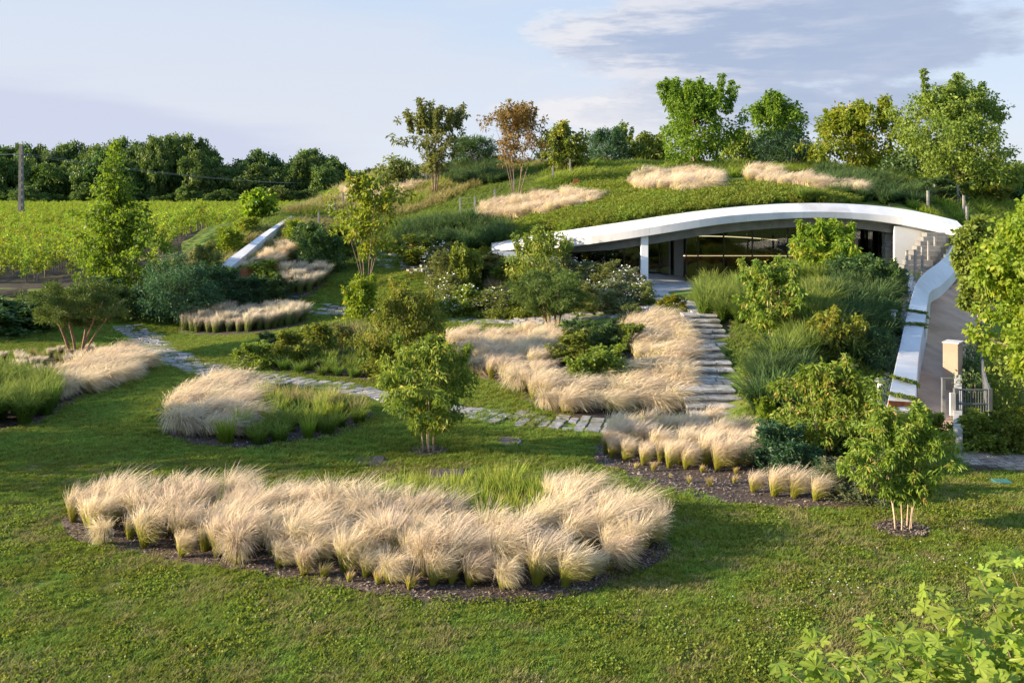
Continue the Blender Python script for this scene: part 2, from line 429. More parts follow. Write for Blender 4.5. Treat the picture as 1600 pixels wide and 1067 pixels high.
front_pts += [(-30, 38, .2), (-45, 40, .4), (-40, 53, 1.3), (-28, 53, 1.3), (-60, 50, 1.2), (30, 35, .8), (40, 45, 1.5), (35, 55, 2.5), (45, 28, .1)]
seam = []
for x, z in [(-60, 1.4), (-45, 1.4), (-35, 1.4), (-27, 1.45), (-21, 1.5), (-18, 1.7), (-15.5, 2.0), (-13, 1.9), (-10, 1.85), (-8, 1.9), (-6, 2.1), (-4, 2.5), (-2.6, 2.95), (XL, 3.35), (XR + .3, 3.9), (26, 3.6), (30, 2.9), (40, 2.2), (55, 1.8)]:
    seam.append((x, float(Yb(x)), z))
front_pts += seam
back_pts = list(seam) + [(float(x), float(Yb(x)), float(EC(x)) - .10) for x in np.linspace(XL + 1, XR - .3, 9)]
back_pts += [Wp(*p) for p in [
    (850, 345, 54), (900, 330, 56), (960, 300, 60), (1000, 282, 63), (1060, 300, 56), (1080, 288, 60), (1100, 266, 66), (1200, 268, 64), (1250, 290, 57), (1330, 302, 55),
    (1400, 305, 56), (1440, 312, 56), (1455, 296, 62), (1500, 300, 62), (900, 277, 66), (830, 292, 66), (750, 332, 61), (700, 352, 59), (650, 378, 57.5), (620, 405, 56),
    (600, 370, 61), (620, 340, 66), (700, 302, 70), (760, 272, 74), (640, 292, 77), (600, 280, 80), (560, 292, 80), (520, 318, 76), (480, 332, 70), (458, 341, 65),
    (400, 385, 58.5), (345, 422, 54.2), (440, 400, 57), (500, 395, 58), (540, 375, 60), (430, 372, 60), (560, 340, 66), (520, 350, 66), (800, 262, 80), (1000, 262, 72), (1300, 268, 68), (1400, 280, 66)]]
back_pts += [(x, y, 1.5) for x, y in [(-23, 58), (-27, 62), (-31, 70), (-36, 85), (-45, 110), (-60, 60), (-60, 90), (-60, 125), (-30, 125), (0, 128), (30, 128), (60, 125), (60, 90), (60, 65)]]
back_pts += [(x, 95, 6.4) for x in (-14, 0, 15, 28)] + [(x, 108, 3.6) for x in (-16, 0, 15, 30)] + [(36, 60, 3.0), (40, 75, 3.2), (34, 85, 4.5), (-27, 85, 2.0), (-22, 78, 4.2)]


class TPS:
    def __init__(s, pts, lam=2e-3):
        P = np.array(pts, float); s.c = P[:, :2] / 20; n = len(P)
        r = P[:, 2] - basez(P[:, 0], P[:, 1])
        A = np.zeros((n + 3, n + 3)); A[:n, :n] = s.k(s.c, s.c) + lam * np.eye(n)
        A[:n, n] = 1; A[:n, n + 1:] = s.c; A[n, :n] = 1; A[n + 1:, :n] = s.c.T
        s.w = np.linalg.solve(A, np.concatenate([r, np.zeros(3)])); s.n = n
    @staticmethod
    def k(a, b):
        d2 = ((a[:, None, :] - b[None, :, :]) ** 2).sum(-1); return .5 * d2 * np.log(d2 + 1e-12)
    def __call__(s, x, y):
        q = np.stack([x, y], -1).reshape(-1, 2) / 20; out = np.empty(len(q))
        for i in range(0, len(q), 20000):
            qq = q[i:i + 20000]; out[i:i + 20000] = s.k(qq, s.c) @ s.w[:s.n] + s.w[s.n] + qq @ s.w[s.n + 1:]
        return out.reshape(np.shape(x))


tf, tb = TPS(front_pts), TPS(back_pts)
GX0, GX1, GY0, GY1, GS = -62.0, 62.0, -10.0, 130.0, 0.25
gx = np.arange(GX0, GX1 + GS, GS); gy = np.arange(GY0, GY1 + GS, GS)
GXm, GYm = np.meshgrid(gx, gy, indexing='ij')
def winf(x, y): return sstep(62, 45, np.abs(x)) * sstep(-10, 0, y)
def winb(x, y): return sstep(62, 48, np.abs(x)) * sstep(130, 112, y)
_fm = GYm < 56; ZFg = np.zeros_like(GXm); ZBg = np.zeros_like(GXm)
ZFg[_fm] = tf(GXm[_fm], GYm[_fm]); _bm = GYm > 46; ZBg[_bm] = tb(GXm[_bm], GYm[_bm])
flat = sstep(29, 24, GYm)
ZFg = basez(GXm, GYm) + ZFg * winf(GXm, GYm) * (1 - flat)
ZBg = np.maximum(basez(GXm, GYm) + ZBg * winb(GXm, GYm), 1.0)
und = .05 * np.sin(GXm * .33 + .7) * np.sin(GYm * .41) + .03 * np.sin(GXm * .9 + GYm * .6)
ZFg += und * sstep(12, 16, GYm) * sstep(48, 44, GYm); ZBg += .08 * np.sin(GXm * .8) * np.sin(GYm * .7 + 1) * sstep(52, 56, GYm)
# the two sheets meet exactly where there is no roof edge
_ixs = (np.arange(len(gx)), np.clip(((Yb(gx) - GY0) / GS), 0, len(gy) - 2))
def bil(G, x, y):
    fx = np.clip((x - GX0) / GS, 0, len(gx) - 1.001); fy = np.clip((y - GY0) / GS, 0, len(gy) - 1.001)
    i, j = fx.astype(int), fy.astype(int); u, v = fx - i, fy - j
    return G[i, j] * (1 - u) * (1 - v) + G[i + 1, j] * u * (1 - v) + G[i, j + 1] * (1 - u) * v + G[i + 1, j + 1] * u * v
_gap = bil(ZBg, gx, Yb(gx)) - bil(ZFg, gx, Yb(gx))
_gap *= np.where(gx < (XL + XR) / 2, sstep(XL + .2, XL - .4, gx), sstep(XR - .2, XR + .4, gx))
ZFg += _gap[:, None] * sstep(-6, 0, GYm - Yb(gx)[:, None])
INT_FLOOR = 1.97


def Tz(x, y, sheet=None):
    x = np.asarray(x, float); y = np.asarray(y, float)
    inside = (np.abs(x) < 61.5) & (y > -9.5) & (y < 129.5)
    zb, zf = bil(ZBg, x, y), bil(ZFg, x, y)
    z = np.where(y > Yb(x), zb, zf)
    if sheet == 'b': z = zb
    if sheet == 'f': z = zf
    return np.where(inside, z, basez(x, y))


_YY = np.concatenate([np.arange(9, 60, .05), np.arange(60, 400, .2)])
def P(px, py, sheet=None):
    """where the sight line through a photograph pixel meets the terrain"""
    x = (px - CX) / F * _YY; zr = H - (py - HY) / F * _YY
    zt = Tz(x, _YY, sheet)
    if sheet == 'b': zt = np.where(_YY > Yb(x), zt, -9)
    hit = np.nonzero(zt >= zr)[0]
    if len(hit) == 0:
        i = int(np.argmin(np.where((_YY > 40) & (_YY < 95), zr - zt, 99)))
    else: i = hit[0]
    Y = _YY[i]; X = (px - CX) / F * Y
    return np.array([X, Y, float(Tz(X, Y))])


def ground_sheets():
    xs = np.concatenate([-np.geomspace(44, 4000, 26)[::-1], np.arange(-43.5, 44, .5), np.geomspace(44, 4000, 26)])
    X = xs[:, None]
    # front sheet
    t = np.concatenate([np.linspace(0, .3, 6)[:-1], np.linspace(.3, 1, 110)])
    Yf_ = -300 + (Yb(xs)[:, None] + 300) * (1 - (1 - t)[None, :] ** 2.2)
    Xm = np.broadcast_to(X, Yf_.shape)
    Z = Tz(Xm, Yf_, 'f')
    def grid(n, m):
        i = np.arange(n - 1)[:, None] * m + np.arange(m - 1)[None, :]
        return np.stack([i, i + m, i + m + 1, i + 1], -1).reshape(-1, 4)
    V = np.stack([Xm, Yf_, Z], -1).reshape(-1, 3)
    link('lawn_ground', mesh_np('lawn_ground', V, grid(*Yf_.shape), 'lawn_soil', None, True), kind='structure')
    # back sheet: roof hill, vineyard land, out to the horizon
    d = np.concatenate([np.arange(0, 30, .5), np.geomspace(30, 4500, 60)])
    Yk = Yb(xs)[:, None] + d[None, :]
    Xm = np.broadcast_to(X, Yk.shape); Z = Tz(Xm, Yk, 'b')
    Z[:, 0] = np.where((xs > XL) & (xs < XR), EC(xs) - .1, Tz(xs, Yk[:, 0], 'b'))
    V = np.stack([Xm, Yk, Z], -1).reshape(-1, 3)
    link('hill_terrain', mesh_np('hill_terrain', V, grid(*Yk.shape), 'lawn_soil', None, True), kind='structure')


ground_sheets()


def catmull(pts, n=8, closed=True):
    P_ = [np.array(p, float) for p in pts]; m = len(P_); out = []
    for i in range(m if closed else m - 1):
        g = lambda k: P_[k % m] if closed else P_[min(max(k, 0), m - 1)]
        a, b, c, d = g(i - 1), g(i), g(i + 1), g(i + 2)
        for k in range(n):
            t = k / n
            out.append(.5 * (2 * b + (c - a) * t + (2 * a - 5 * b + 4 * c - d) * t * t + (3 * b - a - 3 * c + d) * t ** 3))
    if not closed: out.append(P_[-1])
    return out


def poly_px(pts, sheet=None):
    """bed outline given on the photograph -> smooth outline on the terrain"""
    return np.array(catmull([P(x, y, sheet)[:2] for x, y in pts], 6))


def inpoly(poly, x, y):
    x = np.asarray(x); y = np.asarray(y); c = np.zeros(x.shape, bool); n = len(poly)
    for i in range(n):
        x1, y1 = poly[i]; x2, y2 = poly[(i + 1) % n]
        c ^= ((y1 > y) != (y2 > y)) & (x < (x2 - x1) * (y - y1) / (y2 - y1 + 1e-12) + x1)
    return c


def poisson(poly, dist, rng=RNG, tries=14, maxn=4000):
    lo, hi = poly.min(0), poly.max(0); area = np.prod(hi - lo)
    N = min(int(area / dist ** 2 * tries), 60000)
    c = rng.uniform(lo, hi, (N, 2)); c = c[inpoly(poly, c[:, 0], c[:, 1])]
    cell = {}; out = []
    for p in c:
        k = (int(p[0] // dist), int(p[1] // dist)); ok = True
        for i in (-1, 0, 1):
            for j in (-1, 0, 1):
                for q in cell.get((k[0] + i, k[1] + j), ()):
                    if (q[0] - p[0]) ** 2 + (q[1] - p[1]) ** 2 < dist * dist: ok = False; break
                if not ok: break
            if not ok: break
        if ok: cell.setdefault(k, []).append(p); out.append(p)
        if len(out) >= maxn: break
    return np.array(out).reshape(-1, 2)


def drape(name, poly, off, mat, step=.5, sheet=None, skirt=.12, parent=None, **props):
    """a sheet of ground cover laid on the terrain, with a small turned-down edge"""
    bm = bmesh.new(); vs = [bm.verts.new((p[0], p[1], 0)) for p in poly]
    es = [bm.edges.new((vs[i], vs[(i + 1) % len(vs)])) for i in range(len(vs))]
    bmesh.ops.triangle_fill(bm, edges=es, use_beauty=True)
    for _ in range(5):
        le = [e for e in bm.edges if e.calc_length() > step and not e.is_boundary]
        if not le: break
        bmesh.ops.subdivide_edges(bm, edges=le, cuts=1)
        bmesh.ops.triangulate(bm, faces=bm.faces[:]); bmesh.ops.beautify_fill(bm, faces=bm.faces[:], edges=bm.edges[:])
    xy = np.array([v.co[:2] for v in bm.verts]); z = Tz(xy[:, 0], xy[:, 1], sheet) + off
    for v, zz in zip(bm.verts, z): v.co.z = zz
    be = [e for e in bm.edges if e.is_boundary]
    r = bmesh.ops.extrude_edge_only(bm, edges=be)
    for v in r['geom']:
        if isinstance(v, bmesh.types.BMVert): v.co.z -= skirt + off
    bmesh.ops.recalc_face_normals(bm, faces=bm.faces[:])
    me = bpy.data.meshes.new(name); bm.to_mesh(me); bm.free()
    me.polygons.foreach_set('use_smooth', np.ones(len(me.polygons), bool)); me.materials.append(M[mat])
    return link(name, me, parent, **props)


# ------------------------------------------------------------------ plant meshes
def unit(a): return a / (np.linalg.norm(a, axis=-1, keepdims=True) + 1e-9)


def tuft_mesh(name, mat, n=300, h=.7, r0=.07, spread=.32, wind=(.22, -.04), droop=.25, w=.005, seg=5, rng=RNG, low=.55, curl=1.8, plume=1.0):
    az = rng.uniform(0, 2 * np.pi, n); rr = r0 * np.sqrt(rng.uniform(0, 1, n))
    root = np.stack([np.cos(az) * rr, np.sin(az) * rr, np.zeros(n) - .03], -1)
    dr = az + rng.normal(0, .5, n); d = np.stack([np.cos(dr), np.sin(dr), np.zeros(n)], -1)
    hh = h * rng.uniform(low, 1.05, n); sp = spread * rng.uniform(.15, 1.1, n) * hh / h
    wv = np.array([wind[0], wind[1], 0]) * rng.uniform(.6, 1.35, (n, 1))
    t = np.linspace(0, 1, seg + 1)
    tt = t[None, :, None]
    C = root[:, None] + d[:, None] * sp[:, None, None] * tt ** curl + wv[:, None] * tt ** 2.3
    z = hh[:, None] * (t[None] - droop * rng.uniform(.4, 1.6, (n, 1)) * t[None] ** 3)
    C[:, :, 2] += z
    C[:, 2:] += rng.normal(0, .007, (n, seg - 1, 3)) * h
    sd = unit(np.stack([-np.sin(dr + rng.normal(0, .8, n)), np.cos(dr), rng.normal(0, .2, n)], -1))
    wt = w * (1 - .25 * t) * (1 + (plume - 1) * np.exp(-((t - .75) / .25) ** 2)); wt[-1] = w * .25
    Lf = C - sd[:, None] * wt[None, :, None]; Rt = C + sd[:, None] * wt[None, :, None]
    V = np.stack([Lf, Rt], 2).reshape(n, -1, 3); k = 2 * (seg + 1)
    b = np.arange(n)[:, None] * k; j = np.arange(seg)[None] * 2
    i = (b + j)[..., None] + np.array([0, 1, 3, 2])
    hgt = np.clip(hh / h, .3, 1.1)
    ta = np.repeat((t[None] * hgt[:, None])[:, :, None], 2, 2).ravel(); va = np.repeat(rng.uniform(0, 1, n), k)
    return mesh_np(name, V, i.reshape(-1, 4), mat, {'t': np.clip(ta, 0, 1), 'var': va}, True)


def leaves(cen, rad, per, L, Wd, rng, droop=.2, outw=.6, flat=.8, jit=.35):
    """loose leaf pairs of triangles round the cluster centres"""
    cen = np.asarray(cen, float); N = len(cen) * per
    c = np.repeat(cen, per, 0); r = np.repeat(np.broadcast_to(rad, len(cen)), per)
    o = unit(rng.normal(0, 1, (N, 3))) * (rng.uniform(0, 1, N) ** .45)[:, None] * r[:, None]
    o[:, 2] *= flat
    p = c + o
    a = unit(o / (r[:, None] + 1e-6) * outw + rng.normal(0, .55, (N, 3)) + np.array([0, 0, -droop]))
    s = unit(np.cross(a, rng.normal(0, 1, (N, 3)) + np.array([0, 0, .9])))
    n = np.cross(s, a); l = L * rng.uniform(1 - jit, 1 + jit, N)[:, None]; w = Wd * l / L
    V = np.stack([p, p + a * l * .5 + s * w * .5 + n * l * .08, p + a * l - np.array([0, 0, .12]) * l, p + a * l * .5 - s * w * .5 + n * l * .08], 1)
    b = np.arange(N)[:, None] * 4
    Fc = np.concatenate([b + np.array([0, 1, 2]), b + np.array([0, 2, 3])])
    var = np.repeat(np.clip(rng.normal(.5, .25, N) + np.repeat(rng.normal(0, .18, len(cen)), per), 0, 1), 4)
    return V.reshape(-1, 3), Fc, var


def clusters(rng, n, prof, hw, hd, h, z0, shell=.55, lump=.25, power=1.0):
    """cluster centres in a crown with width profile prof(t)"""
    out = []; ph = rng.uniform(0, 6.28, 6)
    while len(out) < n:
        t = rng.uniform(0, 1); a = rng.uniform(0, 2 * np.pi)
        r = (shell + (1 - shell) * rng.uniform(0, 1)) if rng.uniform() < .8 else rng.uniform(0, shell)
        g = 1 + lump * (math.sin(2 * a + ph[0] + 3 * t) * .5 + math.sin(3 * a + ph[1] - 5 * t) * .4 + math.sin(7 * t + ph[2] + a) * .5)
        k = prof(t) * g
        if rng.uniform() > max(prof(t), .08) ** power: continue
        out.append((math.cos(a) * r * k * hw, math.sin(a) * r * k * hd, z0 + t * h))
    return np.array(out)


PROF = {
    'round': lambda t: math.sqrt(max(0, 1 - (2 * t - 1) ** 2)) * .97 + .03,
    'egg': lambda t: (max(0, 1 - abs((t - .42) / .58) ** 2.2)) ** .5 if t > .42 else (max(0, 1 - abs((t - .42) / .42) ** 2.4)) ** .5,
    'cone': lambda t: min(1, .35 + t * 3.0) * (1 - t) ** .85 + .05,
    'vase': lambda t: .35 + .65 * math.sin(min(t, .75) / .75 * 1.5) if t < .75 else 1 - ((t - .75) / .25) ** 2 * .75,
    'bushy': lambda t: (.42 + .58 * t / .38) if t < .38 else math.sqrt(max(0, 1 - ((t - .38) / .62) ** 2.3)),
    'spire': lambda t: min(1, .55 + t * 2.2) * (1 - t) ** .95 + .03,
    'dome': lambda t: math.sqrt(max(0, 1 - t * t)),
    'umbrella': lambda t: math.sqrt(max(0, 1 - abs((t - .55) / .55) ** 2.5)),
    'oak': lambda t: (max(0, 1 - abs(2 * t - .9) ** 3)) ** .5 if t < .95 else .2,
}


def stems_mb(rng, nst, hgt, z0, hw, cl, r0, spread=.12, lean=.35, k=6):
    """stems rising into the crown plus limbs that reach the leaf clusters"""
    outs = []; tips = []
    for i in range(nst):
        a = 2 * math.pi * (i + rng.uniform(-.3, .3)) / nst; rr = spread * (0 if nst == 1 else 1) * rng.uniform(.6, 1.2)
        p0 = np.array([math.cos(a) * rr, math.sin(a) * rr, -.06]); top = z0 + hgt * rng.uniform(.55, .8)
        e = np.array([math.cos(a) * hw * lean * rng.uniform(.6, 1.3) * (0.15 if nst == 1 else 1), math.sin(a) * hw * lean * (0.15 if nst == 1 else 1), top])
        pts = []
        for q in np.linspace(0, 1, 7):
            m = p0 * (1 - q) + e * q; m[:2] = p0[:2] + (e[:2] - p0[:2]) * q ** 1.4
            m[:2] += rng.normal(0, .012 * hgt, 2) * q * (1.2 - q); pts.append(m)
        b = MB(); b.tube(pts, [r0 * (1 - .75 * q) * rng.uniform(.9, 1.1) for q in np.linspace(0, 1, 7)], k)
        outs.append(b); tips.append(pts)
    for c in cl:
        best = None
        for si, pts in enumerate(tips):
            for pi in range(2, 7):
                q = pts[pi]
                if q[2] > c[2] - .02 * hgt and pi > 2: continue
                d = np.linalg.norm(q - c)
                if best is None or d < best[0]: best = (d, si, pi)
        d, si, pi = best; q = tips[si][pi]; rb = r0 * (1 - .75 * pi / 6) * .5
        mid = q * .5 + c * .5 + np.array([0, 0, -.06 * d]) + rng.normal(0, .05, 3) * d
        outs[si].tube([q, mid, c], [rb, rb * .6, rb * .2], 4, False)
    return outs


def tree_parts(rng, style, height, hw, z0, leafmat_, bark, ncl, per, L, Wl, crad, nst=1, r0=.05, droop=.2, hd=None, shell=.55, lump=.25, shoots=0, limbs=24, flat=.8, lean=.35, outw=.6, spread=.12):
    ch = height - z0
    cl = clusters(rng, ncl, PROF[style], hw, hd or hw, ch * .94, z0, shell, lump)
    if shoots:
        ex = []
        for _ in range(shoots):
            a = rng.uniform(0, 6.28); q = rng.uniform(.1, .75); b = np.array([math.cos(a) * hw * q, math.sin(a) * hw * q, z0 + ch * rng.uniform(.5, .7)])
            d = unit(np.array([math.cos(a) * .35 * q, math.sin(a) * .35 * q, 1.0])); ln = ch * rng.uniform(.22, .42)
            for f in np.linspace(.2, 1, 6):
                p = b + d * ln * f
                if p[2] < z0 + ch * 1.02: ex.append(p)
        cl = np.concatenate([cl, np.array(ex).reshape(-1, 3)])
    rad = crad * rng.uniform(.6, 1.25, len(cl))
    if shoots: rad[ncl:] *= .45
    V, Fc, var = leaves(cl, rad, per, L, Wl, rng, droop, outw, flat)
    crown = mesh_np('crown', V, Fc, leafmat_, {'var': var})
    idx = rng.permutation(len(cl))[:limbs]
    st = stems_mb(rng, nst, ch, z0, hw, cl[idx], r0, spread, lean)
    stems = [b.mesh('stem', bark, True) for b in st]
    return crown, stems


def plant_tree(name, label, cat, base, parts, rz=0, scale=None, group=None):
    crown, stems = parts
    t = thing(name, label, cat, tuple(base), rz, group, scale)
    link('crown', crown, t)
    for s in stems: link('trunk' if len(stems) == 1 else 'stem', s, t)
    return t


def mound_mesh(name, mat, rng, n=60, per=26, L=.07, W=.03, crad=.16, flat=1.0, droop=-.1, shape='dome', lump=.3, outw=.8):
    """unit shrub: half a metre radius, one metre high"""
    cl = clusters(rng, n, PROF[shape], .46, .46, .84, .06, .6, lump)
    ex = []
    for _ in range(13):
        a = rng.uniform(0, 6.28); q = rng.uniform(.05, .46); z = .92 * math.sqrt(max(.05, 1 - (q / .5) ** 2)); d = np.array([math.cos(a) * .5, math.sin(a) * .5, 1.0]) * rng.uniform(.12, .3)
        for f in (.3, .65, 1.0): ex.append(np.array([math.cos(a) * q, math.sin(a) * q, z * .9]) + d * f)
    rr = np.concatenate([crad * rng.uniform(.7, 1.2, len(cl)), np.full(len(ex), crad * .35)]); cl = np.concatenate([cl, ex])
    V, Fc, var = leaves(cl, rr, per, L, W, rng, droop, outw, flat)
    V[:, 2] = np.maximum(V[:, 2], .0)
    return mesh_np(name, V, Fc, mat, {'var': var})


def flower_mesh(rng, n=120):
    V, Fc = [], []
    for i in range(n):
        a = rng.uniform(0, 6.28); r = .5 * math.sqrt(rng.uniform()); z = .98 * math.sqrt(max(.05, 1 - (r / .52) ** 2)) * rng.uniform(.85, 1.25)
        c = np.array([math.cos(a) * r, math.sin(a) * r, z]); s = .019 * rng.uniform(.7, 1.3); b = len(V)
        nrm = unit(rng.normal(0, .5, 3) + np.array([-.3, -.4, .8])); u = unit(np.cross(nrm, (.3, .8, .1))); v = np.cross(nrm, u)
        V.append(c)
        for k in range(5): V.append(c + s * (u * math.cos(k * 1.2566) + v * math.sin(k * 1.2566)))
        Fc += [(b, b + 1 + k, b + 1 + (k + 1) % 5) for k in range(5)]
    return mesh_np('blossom', np.array(V), np.array(Fc), 'white_petal')


# ------------------------------------------------------------------ scattering: one object of instanced pieces (ground cover only)
def gn_scatter(name, pts, rot, scl, variants, kind='stuff', parent=None, vid=None, **props):
    n = len(pts)
    me = bpy.data.meshes.new(name); me.vertices.add(n); me.vertices.foreach_set('co', np.asarray(pts, np.float32).ravel())
    a = me.attributes.new('rot', 'FLOAT_VECTOR', 'POINT'); a.data.foreach_set('vector', np.asarray(rot, np.float32).ravel())
    a = me.attributes.new('scl', 'FLOAT', 'POINT'); a.data.foreach_set('value', np.asarray(scl, np.float32))
    a = me.attributes.new('vid', 'INT', 'POINT'); a.data.foreach_set('value', (RNG.integers(0, len(variants), n) if vid is None else vid).astype(np.int32))
    ob = link(name, me, parent, kind=kind, **props)
    ng = bpy.data.node_groups.new(name, 'GeometryNodeTree')
    ng.interface.new_socket('Geometry', in_out='INPUT', socket_type='NodeSocketGeometry')
    ng.interface.new_socket('Geometry', in_out='OUTPUT', socket_type='NodeSocketGeometry')
    gi = ng.nodes.new('NodeGroupInput'); go = ng.nodes.new('NodeGroupOutput'); L = ng.links.new
    j = ng.nodes.new('GeometryNodeJoinGeometry')
    for m in variants:
        src = SRC.get(m.name)
        if src is None: src = SRC[m.name] = bpy.data.objects.new(m.name + '_source', m)
        oi = ng.nodes.new('GeometryNodeObjectInfo'); oi.inputs['Object'].default_value = src; oi.inputs['As Instance'].default_value = True
        L(oi.outputs['Geometry'], j.inputs[0])
    ip = ng.nodes.new('GeometryNodeInstanceOnPoints'); L(gi.outputs[0], ip.inputs['Points']); L(j.outputs[0], ip.inputs['Instance'])
    ip.inputs['Pick Instance'].default_value = True
    def attr(nm, ty):
        q = ng.nodes.new('GeometryNodeInputNamedAttribute'); q.data_type = ty; q.inputs[0].default_value = nm
        return [s for s in q.outputs if s.enabled and s.name == 'Attribute'][0]
    L(attr('vid', 'INT'), ip.inputs['Instance Index'])
    er = ng.nodes.new('FunctionNodeEulerToRotation'); L(attr('rot', 'FLOAT_VECTOR'), er.inputs[0]); L(er.outputs[0], ip.inputs['Rotation'])
    L(attr('scl', 'FLOAT'), ip.inputs['Scale'])
    L(ip.outputs[0], go.inputs[0])
    md = ob.modifiers.new('scatter', 'NODES'); md.node_group = ng
    return ob


SRC = {}
def slope_rot(x, y, rz):
    e = .4; dx = (Tz(x + e, y) - Tz(x - e, y)) / (2 * e); dy = (Tz(x, y + e) - Tz(x, y - e)) / (2 * e)
    dx = np.clip(dx, -1, 1); dy = np.clip(dy, -1, 1)
    rots = np.zeros((len(x), 3))
    for i in range(len(x)):
        nrm = Vector((-dx[i], -dy[i], 1)).normalized()
        q = Vector((0, 0, 1)).rotation_difference(nrm) @ Matrix.Rotation(rz[i], 3, 'Z').to_quaternion()
        rots[i] = q.to_euler('XYZ')
    return rots


# ------------------------------------------------------------------ the building under the hill
CONC = 'white_concrete'
t_b = thing('pavilion', 'low pavilion under the planted hill with sweeping white roof edge and dark glass front', 'building', (10, 49, INT_FLOOR))
t_b.location = (0, 0, 0)
xs = np.linspace(XL, XR, 85)
# normals of the plan curve, for set-backs
def plan(x, back):
    d = np.array([1.0, float((Yf(x + .3) - Yf(x - .3)) / .6)]); n = np.array([-d[1], d[0]]) / np.linalg.norm(d)
    return x + n[0] * back * .3, float(Yf(x)) + n[1] * back
segs = np.linspace(0, len(xs) - 1, 10).astype(int)
roof_edge = link('roof_edge', None, t_b)
for i in range(9):
    rings = []
    a, b = segs[i], segs[i + 1]
    for k in range(a, b + 1):
        x = xs[k]
        if k == a and i: x += .006
        zA, zB, zC = float(EA(x)), float(EB(x)), float(EC(x)); y0 = float(Yf(x))
        rings.append([(x, y0 + .02, zA), (x, y0, zA + .02), (x, y0, zB - .02), (x, y0 + .02, zB), (x, y0 + BT, zC), (x, y0 + BT + .25, zC - .02), (x, y0 + BT + .25, zC - .5), (x, y0 + .7, zA - .02)])
    MB().sweep(rings).obj('roof_panel', CONC, roof_edge)
rings = []
for x in xs[2:-1]:
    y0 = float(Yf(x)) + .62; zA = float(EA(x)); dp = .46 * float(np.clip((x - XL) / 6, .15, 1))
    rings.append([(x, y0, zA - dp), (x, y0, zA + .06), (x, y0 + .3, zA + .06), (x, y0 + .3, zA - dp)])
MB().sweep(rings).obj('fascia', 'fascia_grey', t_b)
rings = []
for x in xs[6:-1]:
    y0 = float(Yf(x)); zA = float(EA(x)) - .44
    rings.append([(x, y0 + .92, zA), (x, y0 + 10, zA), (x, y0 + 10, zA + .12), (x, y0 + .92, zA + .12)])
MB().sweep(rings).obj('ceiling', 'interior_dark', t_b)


def wx(px, back): # world x of a photograph column on the line set back behind the roof edge
    Y = np.interp(px, BEAM_PX, BEAM_Y) + back
    return (px - CX) / F * Y
# column
cxp = wx(1007, .45); cyp = float(Yf(cxp)) + .45
MB().box((cxp, cyp, (INT_FLOOR + 5.2) / 2 - .0), (.36, .36, float(EA(cxp)) + .15 - INT_FLOOR + .3)).obj('column', 'white_plaster', t_b, bevel=.02)
b = bpy.data.objects['column']; bb = float(EA(cxp)) + .1
b.data.transform(Matrix.Translation((0, 0, (INT_FLOOR - .1 + bb) / 2 - (INT_FLOOR + 5.2) / 2)))
# interior shell
x0, x1 = wx(893, 2), wx(1392, 2)
MB().box(((x0 + x1) / 2, 54.5, INT_FLOOR - .15), (x1 - x0, 10.6, .22)).obj('interior_floor', 'fascia_grey', t_b)
MB().box(((x0 + x1) / 2, 59.4, 3.9), (x1 - x0, .2, 4.2)).obj('back_wall', 'dark_wood', t_b)
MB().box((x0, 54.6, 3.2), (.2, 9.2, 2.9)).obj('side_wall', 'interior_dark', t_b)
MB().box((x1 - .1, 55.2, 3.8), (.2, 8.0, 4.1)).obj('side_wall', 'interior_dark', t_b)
# dark slatted wood panels on the back wall
for i, x in enumerate(np.arange(x0 + .8, x1 - .6, 1.25)):
    MB().box((x, 59.22, 3.75), (1.17, .10, 3.5)).obj('wall_panel', 'dark_wood', t_b)
# concrete pilasters beside the entrance
for px, w in ((1041, .42), (1060, .50)):
    x = wx(px, 4.4); MB().box((x, float(Yf(x)) + 4.4, 3.35), (w, .35, 2.8)).obj('pilaster', 'grey_concrete', t_b)
# glazing: panes between mullions
def glaze(pxs, back, frame=.05):
    for p, q in zip(pxs[:-1], pxs[1:]):
        xa, xb = wx(p, back), wx(q, back); ya, yb = float(Yf(xa)) + back, float(Yf(xb)) + back
        za = float(EA((xa + xb) / 2)) - .44; zl = INT_FLOOR + .03
        ang = math.atan2(yb - ya, xb - xa); ln = math.hypot(xb - xa, yb - ya)
        w = link('glass_pane', None, t_b)
        MB().box(((xa + xb) / 2, (ya + yb) / 2, (za + zl) / 2), (ln - frame, .02, za - zl - .06), ang).obj('pane', 'glass', w)
        f = MB(); f.box((xa, ya, (za + zl) / 2), (frame, .09, za - zl), ang)
        f.box(((xa + xb) / 2, (ya + yb) / 2, zl + .03), (ln - frame, .09, .06), ang).box(((xa + xb) / 2, (ya + yb) / 2, za - .03), (ln - frame, .09, .06), ang)
        f.obj('frame', 'dark_frame', w)
glaze([1072, 1091, 1131, 1176, 1231, 1290, 1345], 1.7)
glaze([902, 945, 975, 1003], 1.7)
glaze([1012, 1030, 1046], 3.6)
# pale glass edge fins and the rough end of the stone wall on the right
for px, w, m in ((1357, .22, 'glass'), (1372, .3, 'glass')):
    x = wx(px, 1.9); MB().box((x, float(Yf(x)) + 1.9, 3.5), (w, .5, 3.0)).obj('glass_fin', 'glass', t_b)
x = wx(1384, 1.3); ye = float(Yf(x)) + 1.3
wl = link('end_wall', None, t_b)
z = INT_FLOOR - .2
while z < 5.2:
    hh = RNG.uniform(.10, .2); MB().box((x, ye, z + hh / 2), (.32 + RNG.uniform(-.03, .04), .5, hh - .012), 0, 0, .012).obj('stone', 'stone', wl); z += hh
MB().box(((wx(1391, .6) + wx(1512, .6)) / 2, float(Yf(20.5)) + .58, 3.3), (wx(1512, .6) - wx(1391, .6), .2, 3.0)).obj('side_wall', 'white_plaster', t_b)
